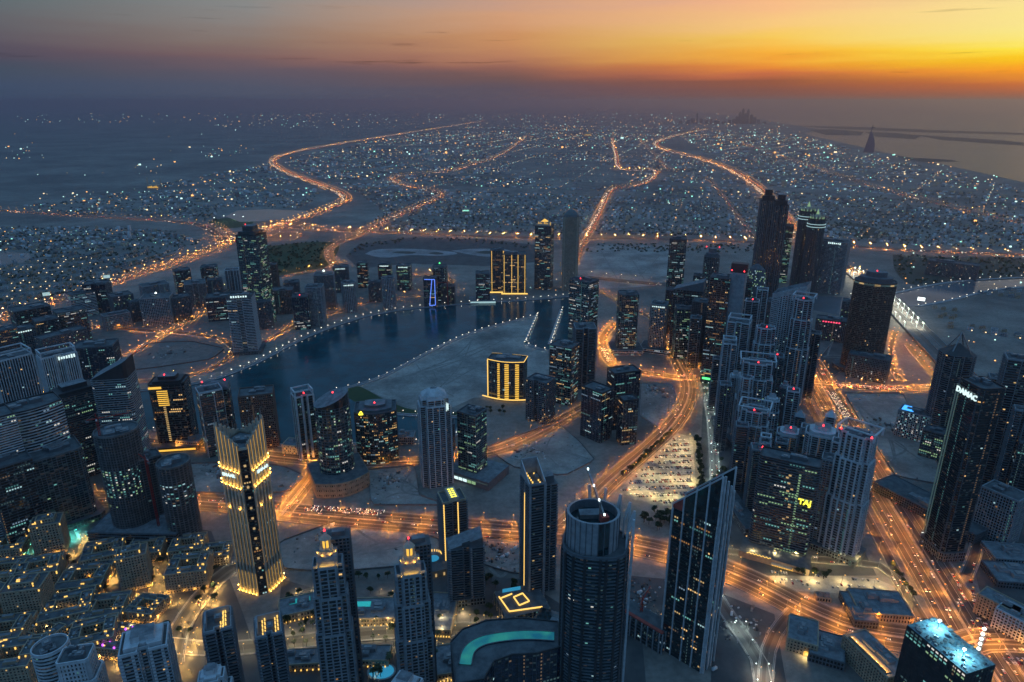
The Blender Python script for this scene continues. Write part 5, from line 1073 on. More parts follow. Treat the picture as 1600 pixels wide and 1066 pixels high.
# low buildings on the right
def low(name, px, py, w_, d_, hgt, rot, mat, label, cat='building', lit=0, roofm='roof_lt', style='greygrid', extra=None, pal='warm'):
    X, Y = G(px, py); r0 = tag(empty(name, (X, Y, 0), radians(rot)), label, cat); FOOT.append((X, Y, max(w_, d_)*.6))
    P = {}; st = dict(ST[style], lit=lit, pal=pal); st['band'] = (st['band'][0], st['band'][1], mat); st['pier'] = (*st['pier'][:2], mat, st['pier'][3])
    facade(P, rect(w_, d_), 0, hgt, st, random.Random(int(px+py))); part_out(r0, P); roofkit(r0, rect(w_, d_), hgt, random.Random(int(px)), mat, 1.2, 4, 'pale', roofm)
    return r0
r0 = low('service_building', 1252, 1003, 30, 40, 16, -24, 'beige', 'cream building with a golden lit entrance below the curving street', lit=.02, style='beige')
mb = MB(); mb.box(6, -20.8, 1, 6, 7, .6, 'w_gold'); mb.box(6, -22.4, 6.4, 7, 5, 3, 'w_gold', 0); mb.face([(5.6, -22.8, 6.3), (5.6, -22, 6.3), (6.4, -22, 6.3), (6.4, -22.8, 6.3)], 's_yellow'); mb.obj('lit_entrance', r0)
low('service_building', 1290, 1020, 34, 40, 10, -24, 'grey', 'lower grey annex right of the cream building')
low('warehouse', 1372, 952, 58, 42, 10, -6, 'beige', 'flat-roofed beige hall between the two roads', style='beige', roofm='roof_lt')
low('warehouse', 1340, 958, 26, 48, 9, -6, 'grey', 'narrow grey hall attached to the beige hall')
low('site_cabin', 1285, 936, 16, 10, 5, -10, 'beige', 'small beige cabin beside the hotel car park')
r0 = low('apartment_building', 1362, 1052, 28, 60, 26, 16, 'beige', 'orange-lit block at the bottom edge right of the cream building', style='beige')
mb = MB(); mb.box(-8, 0, 26.3, 27, 7, 50, 'beige', 0, 'beige'); mb.box(-11.8, 0, 26.3, 29.5, .6, 50, 'beige'); mb.obj('terrace', r0)
mb = MB()
for k in range(9):
    y_ = -22+5.5*k; mb.box(-11.2, y_, 29.2, 29.6, .8, .8, 'l_gold', 0, None, False); mb.face([(-11.6, y_-.4, 29.18), (-11.6, y_+.4, 29.18), (-10.8, y_+.4, 29.18), (-10.8, y_-.4, 29.18)], 's_amber')
mb.obj('terrace_light', r0)
low('retail_building', 1452, 800, 46, 150, 15, 27, 'grey', 'long low shopping block beside the broad road', roofm='roofing')
low('office_building', 1562, 970, 22, 46, 26, 34, 'beige', 'slim beige block with lit edges, left of two at the lower right', lit=.05, style='beige')
r0 = low('office_building', 1590, 992, 24, 44, 26, 34, 'white', 'white block with an orange-lit side, right of two at the lower right', lit=.02, style='grid')
low('service_building', 1585, 905, 60, 40, 9, -8, 'grey', 'flat grey hall at the right edge')
low('service_building', 1575, 870, 50, 36, 8, -8, 'pale', 'pale flat hall behind the grey hall at the right edge')
low('retail_building', 1150, 800, 22, 120, 12, 4, 'grey', 'low grey market row left of the hotel slab', roofm='roofing', lit=.06)
low('retail_building', 1142, 690, 22, 150, 12, 3, 'grey', 'long low market row at the foot of the pale towers', roofm='roofing', lit=.06)
low('retail_building', 230, 832, 118, 64, 20, -2, 'grey', 'stepped podium block under the concrete towers', style='bands')
low('retail_building', 470, 705, 52, 26, 16, -8, 'stone', 'small golden-lit building with a purple corner by the canal street', lit=.7, style='beige', pal='gold')
low('service_building', 630, 690, 40, 24, 14, 0, 'pale', 'pale low building with a white sign by the canal', lit=.04)
low('service_building', 1535, 750, 50, 44, 22, -10, 'grey', 'grey block with a lit pool terrace at right')
low('mosque_hall', 300, 695, 40, 26, 12, -8, 'pale', 'pale low hall left of the framed glass tower')
for k, (px, py, w_, d_, hh, rot, lb) in enumerate(((470, 955, 46, 30, 10, 18, 'left boulevard podium between two towers'), (575, 962, 70, 34, 10, 2, 'boulevard podium with a pool between the lantern towers'), (690, 965, 30, 60, 9, -4, 'narrow boulevard podium with an avenue of lights'), (565, 1030, 60, 22, 8, 0, 'low arcade on the near side of the boulevard'), (470, 1036, 60, 22, 8, 4, 'short arcade left on the near side of the boulevard'), (705, 1040, 36, 40, 9, 10, 'round-cornered low block with golden edge lights'))):
    r0 = low('podium_building', px, py, w_, d_, hh, rot, 'beige', lb, 'building', lit=.25, style='beige')
    mb = MB()
    for i in range(10): mb.box((i-4.5)*w_*.1, -d_/2-1.2, 1.2, 2.6, 1.0, 1.0, 'l_gold', 0, 'l_gold')
    mb.obj('wall_light', r0, kind='stuff')
    mb = MB(); mb.prism(rect(w_*.5, d_*.25, 0, d_*.2), hh+.3, hh+.6, 'pool_teal' if k in (1, 0) else 'roof_lt'); mb.obj('pool' if k in (0, 1) else 'roof_terrace', r0)
X, Y = G(596, 1050); mb = MB(); mb.prism(ell(26, 20, 16), .6, 1.0, 'pool_blue'); mb.prism(ell(30, 24, 16), .3, .9, 'pale'); tag(mb.obj('pool', None, (X, Y, 0)), 'small blue lit pool beside the boulevard arcade', 'pool')

# ------------------------------------------------------------------ low beige quarter, bottom left
ORD = ['first', 'second', 'third', 'fourth', 'fifth', 'sixth', 'seventh', 'eighth']
ROWS = [('rear', [(20, 860, 40, 14), (84, 858, 34, 44), (165, 872, 46, 16), (232, 866, 42, 15), (296, 862, 40, 16), (340, 872, 34, 14)]),
        ('second', [(12, 905, 44, 18), (66, 905, 46, 22), (135, 912, 52, 14), (216, 912, 32, 46), (300, 905, 46, 26)]),
        ('third', [(-6, 950, 44, 18), (52, 958, 40, 42), (110, 962, 50, 18), (168, 962, 44, 16), (232, 958, 34, 14)]),
        ('front', [(14, 1006, 46, 24), (72, 1000, 44, 16), (150, 1006, 44, 20), (195, 1010, 40, 14), (26, 1052, 50, 28)])]
for row, bl in ROWS:
    for i, (px, py, sz, hg) in enumerate(bl):
        rnd = random.Random(px*3+py); X, Y = G(px, py); r0 = tag(empty('apartment_block', (X, Y, 0), radians(rnd.choice((-18, -8, 12, 22)))), f'beige apartment block, {ORD[i]} from the left in the {row} row of the low quarter', 'building', 'beige blocks of the low quarter'); FOOT.append((X, Y, sz*.6))
        P = {}; st = dict(ST['beige'], lit=.03)
        if hg > 40: parts_ = [(0, 0, sz, sz*.75, hg), (0, 0, sz*.6, sz*.4, hg+5)]
        else: parts_ = [(0, -sz*.36, sz, sz*.26, hg), (0, sz*.36, sz*.99, sz*.26, hg*.85), (-sz*.38, 0, sz*.24, sz*.45, hg*.95), (sz*.38, 0, sz*.23, sz*.45, hg*1.1)]
        for x, y, a_, b_, c_ in parts_: facade(P, rect(a_, b_, x, y), 0 if c_ <= hg*1.2 else hg, c_, st, rnd)
        part_out(r0, P)
        mb = MB(); gl = MB()
        for x, y, a_, b_, c_ in parts_:
            for e in range(4): 
                q = rect(a_, b_, x, y); A, B = q[e], q[(e+1) % 4]; mb.bar((*A, c_+.6), (*B, c_+.6), .5, 'beige')
            for _ in range(7): mb.box(x+rnd.uniform(-.42, .42)*a_, y+rnd.uniform(-.4, .4)*b_, c_+.02, c_+rnd.uniform(.7, 1.6), rnd.uniform(.8, 2.4), rnd.uniform(.8, 1.8), rnd.choice(('steel', 'roof_lt', 'white', 'dark')))
            mb.box(x+rnd.uniform(-.2, .2)*a_, y+rnd.uniform(-.2, .2)*b_, c_, c_+rnd.uniform(2, 4), a_*.25, b_*.3, 'beige', 0, 'roof_lt')
            for _ in range(rnd.randint(2, 4)): gl.box(x+rnd.choice((-.5, .5, rnd.uniform(-.5, .5)))*a_, y-b_*.5-.7, c_-rnd.uniform(1, 4), c_-.2, 1.1, 1.1, 'l_gold', 0, 'l_gold')
            for _ in range(rnd.randint(1, 3)): uplight(gl, x+rnd.uniform(-.5, .5)*a_, y-b_*.5-2.5, 1.5, 0, -1, 1.2)
            
            for _ in range(rnd.randint(0, 3)): gl.box(x+rnd.uniform(-.45, .45)*a_, y+rnd.uniform(-.4, .4)*b_, c_+.1, c_+1.3, rnd.choice((1.2, 1.2, 3.5)), 1, 'l_gold')
        if row == 'front' and i == 3:
            for _ in range(9): gl.box(rnd.uniform(-.5, .5)*sz, rnd.uniform(-.6, .3)*sz, hg+.2, hg+2.2, 1.4, 1.4, 'l_purple')
        mb.obj('roof_parapet', r0); gl.obj('wall_lamp', r0, kind='stuff')

# ------------------------------------------------------------------ bridge with white posts
br = resample([G(1330, 424), G(1395, 478), G(1510, 598), G(1600, 690), G(1660, 752)], 24)
for k, (o0, lb, nm) in enumerate(((0, '', 'road_bridge'),)):
    r0 = tag(empty('road_bridge', (0, 0, 0)), 'long straight road bridge over the creek lined with white light posts', 'bridge')
    mb = MB(); wallstrip(mb, br, -30, 30, 1.5, 7, 'conc'); mb.obj('deck', r0)
    mb = MB(); strip(mb, br, -29, 29, 7.02, 'asphalt'); mb.obj('carriageway', r0)
    mb = MB(); strip(mb, br, -13, 0, 7.04, 'paving'); strip(mb, br, 14, 27, 7.04, 'paving'); mb.obj('lit_lane_tone', r0)  # paler strips put the lamplit look of these lanes into the colour
    mb = MB()
    for o in (-29.5, -14, 1.5, 29.5): wallstrip(mb, br, o-.4, o+.4, 7, 8.3, 'pale')
    mb.obj('railing', r0)
    mb = MB()
    for i in range(0, len(br), 2):
        mb.box(br[i][0], br[i][1], 0, 1.6, 8, 3, 'conc')
    mb.obj('pillar', r0, kind='stuff')
post = MB(); post.bar((0, 0, 0), (0, 0, 11), .45, 'l_post'); post.bar((0, 0, 11), (2.2, 0, 15), .4, 'l_post'); post.bar((0, 0, 11), (-1.2, 0, 14), .35, 'l_post'); post.box(2.3, 0, 15.1, 15.5, 2, 1.2, 'l_white'); post.face([(1.3, -.6, 15.08), (1.3, .6, 15.08), (3.3, .6, 15.08), (3.3, -.6, 15.08)], 's_bridge'); pm_ = post.mesh('bridge_post')
for row, o in (('left', -14), ('middle', 1.5), ('right', 29)):
    q = side(resample(br, 44), o)[1:16]
    for i, p in enumerate(q):
        a_, b_ = br[0], br[-1]
        ob = bpy.data.objects.new('bridge_post', pm_); COL.objects.link(ob); ob.location = (*p, 7.03); ob.rotation_euler = (0, 0, atan2(b_[1]-a_[1], b_[0]-a_[0])-pi/2)
        tag(ob, f'white branching light post in the {row} row along the creek bridge', 'light post', f'white light posts, {row} row of the bridge')
# billboard screens
for px, py, lb, mt in ((1438, 476, 'bright pinkish screen standing by the creek bridge', 'w_white'), (74, 468, 'bright white billboard by the left highway, nearer one', 'w_cool'), (168, 440, 'bright white billboard by the left highway, farther one', 'w_cool'), (1463, 868, 'bright white billboard beside the broad road, nearer the lettered tower', 'w_white'), (1444, 843, 'bright white billboard beside the broad road, farther from the camera', 'w_white')):
    X, Y = G(px, py); r0 = tag(empty('billboard', (X, Y, 0), -atan2(X, Y)), lb, 'billboard'); s = 1.0 if py > 600 else 2.2
    mb = MB(); mb.box(0, .8, 0, 5*s, 1, 1, 'steel'); mb.box(0, .5, 5*s, 10*s, 9*s, .8, 'dark'); mb.obj('frame', r0)
    mb = MB(); mb.box(0, 0, 5.2*s, 9.8*s, 8.6*s, .15, mt); mb.obj('screen', r0)

# ------------------------------------------------------------------ tower cranes
def crane(px, py, hgt, jib, rot, label):
    X, Y = G(px, py); r0 = tag(empty('tower_crane', (X, Y, 0), radians(rot)), label, 'crane')
    mb = MB()
    for sx in (-1, 1):
        for sy in (-1, 1): mb.bar((sx, sy, 0), (sx, sy, hgt), .25, 'red_paint')
    n = int(hgt/3)
    for k in range(n):
        z = k*3; s = (-1)**k; mb.bar((-s, -1, z), (s, -1, z+3), .18, 'red_paint'); mb.bar((1, -s, z), (1, s, z+3), .18, 'red_paint')
    mb.obj('mast', r0)
    mb = MB(); mb.bar((-jib*.3, 0, hgt), (jib, 0, hgt+1), .5, 'red_paint'); mb.bar((0, 0, hgt), (0, 0, hgt+8), .4, 'red_paint'); mb.bar((0, 0, hgt+8), (jib*.8, 0, hgt+1.5), .18, 'steel'); mb.bar((0, 0, hgt+8), (-jib*.3, 0, hgt+.8), .18, 'steel'); mb.box(-jib*.28, 0, hgt-3, hgt-.6, 4, 2, 'conc')
    for k in range(int(jib/4)): mb.bar((k*4, 0, hgt+.4), (k*4+2, 0, hgt+2.2), .15, 'red_paint')
    mb.obj('jib', r0); mb = MB(); mb.box(0, -1.8, hgt-2.5, hgt-.4, 1.8, 1.8, 'white'); mb.obj('cab', r0)
crane(192, 842, 178, 36, 25, 'red tower crane standing against the rounded concrete tower with lit floors')
crane(252, 842, 120, 30, 140, 'red tower crane between the two concrete towers at left')
crane(1000, 985, 40, 26, 60, 'small tower crane on the site behind the big rounded tower')
crane(700, 478, 70, 30, 200, 'thin tower crane by the unlit concrete frame on the far bank')

# ------------------------------------------------------------------ far landmarks
root, h, W, D = place(1364, 195, 238, 17, .8, 0, 'sail_hotel', 'distant blue-lit sail-shaped hotel tower by the sea', 'hotel')
mb = MB(); n = 14
for i in range(n):
    t0, t1 = i/n, (i+1)/n; f = lambda t: W*(1-t**2.2)*.9-W*.45+W*.16*t
    p0, p1 = [(-W*.42+W*.5*t0*.8, -D/2), (f(t0), 0), (-W*.42+W*.5*t0*.8, D/2)], [(-W*.42+W*.5*t1*.8, -D/2), (max(f(t1), -W*.42+W*.5*t1*.8+1), 0), (-W*.42+W*.5*t1*.8, D/2)]
    mb.taper(p0, h*.93*t0, p1, h*.93*t1, 'far_blue')
mb.obj('sail', root); mb = MB(); mb.bar((-W*.05, 0, h*.7), (W*.03, 0, h), 4, 'steel'); mb.box(W*.12, 0, h*.9, h*.92, 30, 24, 'grey'); mb.obj('mast', root)
mr = random.Random(4)
for i, (x, y, wd) in enumerate([(1152, 181, 4), (1157, 174, 4), (1162, 169, 4), (1166, 176, 5), (1170, 170, 4), (1175, 178, 5), (1180, 182, 5), (1147, 185, 5), (1140, 187, 5), (1186, 186, 5), (1090, 176, 3), (1083, 184, 6), (1096, 185, 5), (1076, 187, 6), (1104, 187, 6), (1120, 188, 8), (1064, 188, 5), (1131, 189, 6), (1112, 186, 4), (1195, 190, 6)]):
    root, h, W, D = place(x, y, 193.6-.2*(i % 3), wd, 1, 0, 'skyscraper', f'hazy far skyscraper, number {i+1} counted left to right', 'tower', 'skyscrapers on the far horizon')
    mb = MB(); mb.prism(rect(W, D), 0, h*.86, 'grey'); mb.taper(rect(W, D), h*.86, rect(W*.5, D*.5), h*.95, 'grey'); mb.taper(rect(W*.5, D*.5), h*.95, rect(W*.06, D*.06), h, 'grey'); mb.obj('wall', root)
fx = sorted([o for o in bpy.data.objects if o.name.startswith('skyscraper')], key=lambda o: o.location.x)
for i, o in enumerate(fx):
    o['label'] = f'hazy far skyscraper, {["leftmost","second","third","fourth","fifth","sixth","seventh","eighth","ninth","tenth","eleventh","twelfth","thirteenth","fourteenth","fifteenth","sixteenth","seventeenth","eighteenth","nineteenth","rightmost"][i]} from the left on the horizon' if 0 < i < 19 else f'hazy far skyscraper, {"leftmost" if i == 0 else "rightmost"} of the group on the horizon'

# ------------------------------------------------------------------ helpers for crowds of small things
def project(x, y, z=0):
    dep = y*cT-(z-HC)*sT; v = y*sT+(z-HC)*cT
    return 800+FPX*x/np.maximum(dep, 1), 533-FPX*v/np.maximum(dep, 1)
def inpoly(x, y, poly):
    r = np.zeros(len(x), bool); n = len(poly)
    for i in range(n):
        (x0, y0), (x1, y1) = poly[i], poly[(i+1) % n]
        if y0 == y1: continue
        r ^= ((y0 > y) != (y1 > y)) & (x < (x1-x0)*(y-y0)/(y1-y0)+x0)
    return r
def clear_of_roads(x, y, gap):
    ok = np.ones(len(x), bool)
    for wp, wd in ROADW:
        a, b = wp[:-1], wp[1:]
        lo, hi = wp.min(0)-wd-gap, wp.max(0)+wd+gap
        c = np.where((x > lo[0]) & (x < hi[0]) & (y > lo[1]) & (y < hi[1]) & ok)[0]
        for i0 in range(0, len(c), 4000):
            k = c[i0:i0+4000]; p = np.stack([x[k], y[k]], 1)[:, None]; d = (b-a)[None]; t = np.clip(((p-a[None])*d).sum(2)/np.maximum((d**2).sum(2), 1e-6), 0, 1)
            q = a[None]+d*t[..., None]; ok[k] &= np.sqrt(((p-q)**2).sum(2)).min(1) > wd/2+gap
    return ok
def boxes(name, x, y, z0, w_, d_, h_, rot, mi, mats):
    n = len(x); c, s = np.cos(rot), np.sin(rot)
    lx = np.array([-.5, .5, .5, -.5]); ly = np.array([-.5, -.5, .5, .5])
    X = x[:, None]+(lx*w_[:, None])*c[:, None]-(ly*d_[:, None])*s[:, None]; Y = y[:, None]+(lx*w_[:, None])*s[:, None]+(ly*d_[:, None])*c[:, None]
    V = np.zeros((n, 8, 3)); V[:, :4, 0] = X; V[:, 4:, 0] = X; V[:, :4, 1] = Y; V[:, 4:, 1] = Y; V[:, :4, 2] = z0[:, None]; V[:, 4:, 2] = (z0+h_)[:, None]
    f = np.array([[0, 1, 5, 4], [1, 2, 6, 5], [2, 3, 7, 6], [3, 0, 4, 7], [4, 5, 6, 7]]); F = (f[None]+8*np.arange(n)[:, None, None]).reshape(-1, 4)
    return bigmesh(name, V.reshape(-1, 3), F, np.repeat(mi, 5), mats)
def bigmesh(name, V, F, mi, mats):
    me = bpy.data.meshes.new(name); me.vertices.add(len(V)); me.vertices.foreach_set('co', V.astype(np.float32).ravel())
    me.loops.add(F.size); me.loops.foreach_set('vertex_index', F.astype(np.int32).ravel()); me.polygons.add(len(F)); me.polygons.foreach_set('loop_start', np.arange(0, F.size, F.shape[1], dtype=np.int32))
    try: me.polygons.foreach_set('loop_total', np.full(len(F), F.shape[1], np.int32))
    except Exception: pass
    for m in mats: me.materials.append(M[m])
    me.polygons.foreach_set('material_index', mi.astype(np.int32)); me.update(calc_edges=True)
    o = bpy.data.objects.new(name, me); COL.objects.link(o); return o
def joined(name, meshes, inst, label, cat):
    """one object from many placed copies of small meshes; inst = (mesh index, x, y, z, rot, scale)"""
    dat = []
    for me in meshes:
        v = np.zeros(len(me.vertices)*3, np.float32); me.vertices.foreach_get('co', v); dat.append((v.reshape(-1, 3), [tuple(p.vertices) for p in me.polygons], [p.material_index for p in me.polygons], [m.name for m in me.materials]))
    V = []; F = []; MI = []; names = []; off = 0
    for mi, x, y, z, r, s in inst:
        v, f, m, mn = dat[mi]; c, q = cos(r)*s, sin(r)*s
        V.append(np.stack([v[:, 0]*c-v[:, 1]*q+x, v[:, 0]*q+v[:, 1]*c+y, v[:, 2]*s+z], 1)); F.extend([tuple(i+off for i in p) for p in f]); off += len(v)
        ix = []
        for k in mn:
            if k not in names: names.append(k)
            ix.append(names.index(k))
        MI.extend(ix[k] for k in m)
    if not V: return
    me = bpy.data.meshes.new(name); me.from_pydata(np.concatenate(V).tolist(), [], F)
    for k in names: me.materials.append(M[k])
    me.polygons.foreach_set('material_index', MI); me.update()
    o = bpy.data.objects.new(name, me); COL.objects.link(o); tag(o, label, cat, kind='stuff'); return o
def inframe(x, y, z=0, m=6):
    px, py = project(np.float64(x), np.float64(y), z); return -m < px < 1600+m and -m < py < 1066+m

# ------------------------------------------------------------------ street lamps
for wp in QUAY:
    for s in (-4,):
        for p in side(resample(wp, 24), s): LAMPS.append((p[0], p[1], 0, 'p', 0, 'the canal promenade', 5))
for wp in RIVQ:
    for p in side(resample(wp, 40), -3): LAMPS.append((p[0], p[1], 0, 'p', 0, 'the creek promenade', 5))
cp = [G(*q) for q in ((960, 772), (1056, 676), (1082, 684), (1090, 792), (1024, 790))]
for px, py in ((985, 768), (1010, 742), (1035, 716), (1058, 694), (1075, 690), (1020, 775), (1045, 750), (1068, 725), (1050, 780), (1078, 752), (1082, 785), (1060, 705)):
    LAMPS.append((*G(px, py), 0, 'y', 3, 'the triangular car park', 13))
for px, py in ((1215, 905), (1265, 908), (1315, 912), (1365, 918)): LAMPS.append((*G(px, py), 0, 'y', 2, 'the hotel car park', 11))
for px, py in ((335, 349), (350, 346), (366, 344), (380, 347)): LAMPS.append((*G(px, py), 0, 'w', 3, 'the sports field', 25))
for px, py in ((60, 853), (84, 851), (104, 847), (44, 852), (118, 838)): LAMPS.append((*G(px, py), 0, 't', 3, 'the teal-lit building site', 9))
for px, py in ((1145, 985), (1170, 1015), (1000, 965), (995, 985), (1015, 1000)): LAMPS.append((*G(px, py), 0, 'w', 1, 'the building sites', 12))
for px, py in ((1412, 400), (1436, 402), (1485, 412), (1500, 405), (1555, 410), (1595, 412), (1465, 430)): LAMPS.append((*G(px, py), 0, 'w', 2, 'the planted land beyond the creek', 25))
for px, py in ((560, 950), (590, 952), (530, 968), (630, 965), (500, 962), (455, 968), (460, 935), (488, 925), (770, 945), (720, 960)): LAMPS.append((*G(px, py), 0, 'g', 2, 'the boulevard gardens', 6))
for _ in range(260):
    x, y = G(random.uniform(-5, 350), random.uniform(838, 1066))
    if all(hypot(x-a, y-b) > r_*.9 for a, b, r_ in FOOT): LAMPS.append((x, y, random.uniform(0, 6), 'q', 1, 'the lanes of the low beige quarter', 5))
for _ in range(70):
    x, y = G(random.uniform(440, 870), random.uniform(925, 1066))
    if all(hypot(x-a, y-b) > r_*.8 for a, b, r_ in FOOT): LAMPS.append((x, y, random.uniform(0, 6), 'g', 0, 'the boulevard gardens', 5))
LK = {'q': ('l_gold', 's_amber'), 'o': ('l_orange', 's_orange'), 'w': ('l_white', 's_white'), 'g': ('l_gold', 's_garden'), 'y': ('l_gold', 's_yellow'), 'p': ('l_pale', 's_pale'), 't': ('l_teal', 's_teal')}
LM = []; LI = {}
def lampmesh(kind, pw, hh, far):
    k = (kind, pw, hh, far)
    if k in LI: return LI[k]
    top, lens = LK[kind]; mb = MB(); sz = (.55, .85, 1.15, 1.4)[pw]; hs = sz*(1.15 if far == 0 else (1.8 if far == 1 else 2.6))
    if kind == 'p': hs = 1.3 if far == 0 else 2.0
    if not far: mb.bar((0, 0, 0), (0, 0, hh), .16, 'steel'); mb.bar((0, 0, hh), (2.4, 0, hh+.5), .1, 'steel')
    x0 = 2.6 if kind != 'p' else 0; z = hh+.35
    if kind == 'p' and not far: mb.v.clear(); mb.f.clear(); mb.m.clear(); mb.bar((0, 0, 0), (0, 0, hh), .14, 'steel')
    mb.box(x0, 0, z, z+.5*max(hs, .8), max(hs, .8), max(hs, .8), top, 0, None, False)
    h2 = sz/2; ti = .5*h2 if kind in 'ow' else 0; mb.face([(x0-h2, -h2, z-.02-2*ti), (x0-h2, h2, z-.02-2*ti), (x0+h2, h2, z-.02), (x0+h2, -h2, z-.02)], lens)   # lens tilted towards the road
    if kind in 'ow':      # shade round the lens: a cut-off lantern
        for a_ in range(4):
            p, q = rect(sz, sz, x0, 0)[a_], rect(sz, sz, x0, 0)[(a_+1) % 4]; zb_ = lambda c: z-.12*sz-(ti*2+.2*sz if c[0] < x0 else 0); mb.face([(*p, zb_(p)), (*q, zb_(q)), (*q, z), (*p, z)], 'steel')
    LM.append(mb.mesh('street_lamp')); LI[k] = len(LM)-1; return LI[k]
LAMPS.sort(key=lambda l: l[0]**2+l[1]**2)
n_ind = 0; rest = []
SHOW = {}
for x, y, rz, kind, pw, road, hh in LAMPS:
    d = hypot(x, y); far = 0 if d < 1500 else (1 if d < 3200 else 2)
    if not inframe(x, y, 10, 40): continue
    mi = lampmesh(kind, pw, hh, far)
    vis = inframe(x, y, 10) and n_ind < 300 and far == 0
    if vis:
        ob = bpy.data.objects.new('street_lamp', LM[mi]); COL.objects.link(ob); ob.location = (x, y, .5 if kind != 'p' else 2.0); ob.rotation_euler = (0, 0, rz)
        col = {'q': 'amber', 'o': 'orange', 'w': 'white', 'g': 'golden', 'y': 'yellow', 'p': 'small pale', 't': 'teal'}[kind]
        rd = PRETTY.get(road, road.replace('_', ' ') if road.startswith('the') else 'the '+road.replace('_', ' '))
        tag(ob, f'{col} street lamp along {rd}', 'street lamp', f'street lamps along {rd}'); n_ind += 1
    else: rest.append((mi, x, y, .5 if kind != 'p' else 2.0, rz, 1))
joined('street_lamps', LM, rest, 'many more small lamps along the farther roads', 'street lamps')

# ------------------------------------------------------------------ cars
def carmesh(col, lights=True):
    mb = MB()
    prof = [(-2.2, .35), (2.2, .35), (2.25, .8), (1.2, .95), (.55, 1.45), (-1.1, 1.45), (-1.8, 1.0), (-2.25, .95)]
    for s, mt in ((-1, col), (1, col)):
        q = [(x, s*.9*(1 if z < 1.1 else .82), z) for x, z in prof]; mb.face(q if s < 0 else q[::-1], mt)
    for i in range(len(prof)):
        (x0, z0), (x1, z1) = prof[i], prof[(i+1) % len(prof)]; g = i in (3, 5)
        f = lambda z: .9*(1 if z < 1.1 else .82)
        mb.face([(x0, -f(z0), z0), (x0, f(z0), z0), (x1, f(z1), z1), (x1, -f(z1), z1)][::-1], 'car_glass' if g else col)
    for x in (-1.4, 1.4):
        for s in (-1, 1): mb.taper([(x+.33*cos(t), s*.93) if False else (x-.33, s*.93-.1), (x+.33, s*.93-.1), (x+.33, s*.93+.05), (x-.33, s*.93+.05)], 0.02, [(x-.25, s*.93-.1), (x+.25, s*.93-.1), (x+.25, s*.93+.05), (x-.25, s*.93+.05)], .66, 'tyre')
    if lights:
        [(mb.box(2.28, s*.62, .5, .95, .16, .5, 'headlight'), mb.box(-2.28, s*.62, .6, 1.0, .16, .5, 'taillight')) for s in (-1, 1)]
    return mb.mesh('car')
CC = ['car_white', 'car_silver', 'car_black', 'car_red', 'car_blue', 'car_white']
CML = [carmesh(c) for c in CC]; CMP = [carmesh(c, False) for c in CC]
PARK = []
def parkrows(poly, ang, fill, nm, pitch=2.9, row=9.5):
    xs = [p[0] for p in poly]; ys = [p[1] for p in poly]; cx, cyy = sum(xs)/len(xs), sum(ys)/len(ys); R = max(max(xs)-min(xs), max(ys)-min(ys))
    c, s = cos(ang), sin(ang); k = int(R/row)+1
    for i in range(-k, k+1):
        for j in range(-int(R/pitch), int(R/pitch)+1):
            if random.random() > fill or j % 16 == 0: continue
            u, v = j*pitch, i*row+(2.4 if i % 2 else -1.4); x, y = cx+u*c-v*s, cyy+u*s+v*c
            if inpoly(np.array([x]), np.array([y]), poly)[0]: PARK.append((x, y, ang+pi/2, nm, .23))
parkrows([G(*q) for q in ((968, 769), (1054, 684), (1078, 690), (1085, 788), (1024, 786))], radians(4), .72, 'the lit triangular car park')
parkrows([G(*q) for q in ((1195, 893), (1368, 906), (1392, 918), (1388, 929), (1212, 920))], radians(-8), .3, 'the hotel car park')
parkrows([G(*q) for q in ((1494, 908), (1518, 908), (1556, 998), (1532, 1006))], radians(64), .5, 'the car park at lower right')
parkrows([G(*q) for q in ((1560, 1012), (1640, 1014), (1640, 1050), (1570, 1044))], radians(0), .5, 'the corner car park')
for i in range(40): PARK.append((*G(490+random.uniform(0, 180), 975+random.uniform(-3, 3)), random.choice((0, .2, pi)), 'the boulevard kerb', .6))
allc = [(x, y, r, nm, z, 1) for x, y, r, nm, z in CARS] + [(x, y, r, nm, z, 0) for x, y, r, nm, z in PARK]
allc = [c for c in allc if inframe(c[0], c[1], 0, 20)]
allc.sort(key=lambda c: c[0]**2+c[1]**2); n_ind = 0; rl = []
for x, y, r, nm, z, on in allc:
    k = random.randrange(len(CC)); d = hypot(x, y)
    if n_ind < 300 and inframe(x, y) and d < 1500:
        ob = bpy.data.objects.new('car', (CML if on else CMP)[k]); COL.objects.link(ob); ob.location = (x, y, z); ob.rotation_euler = (0, 0, r)
        rd = PRETTY.get(nm, nm if nm.startswith('the') else 'the '+nm.replace('_', ' ')); cn = CC[k].split('_')[1]
        tag(ob, f'{cn} car ' + (f'driving with lights on along {rd}' if on else f'parked in {rd}'), 'car', f'{cn} cars '+('driving along ' if on else 'parked in ')+rd); n_ind += 1
    else: rl.append((k if on else k+len(CC), x, y, z, r, 1 if d < 1500 else (1.35 if d < 3000 else 2.2)))
joined('distant_cars', CML+CMP, rl, 'streams of small cars with lights on the farther roads', 'cars')

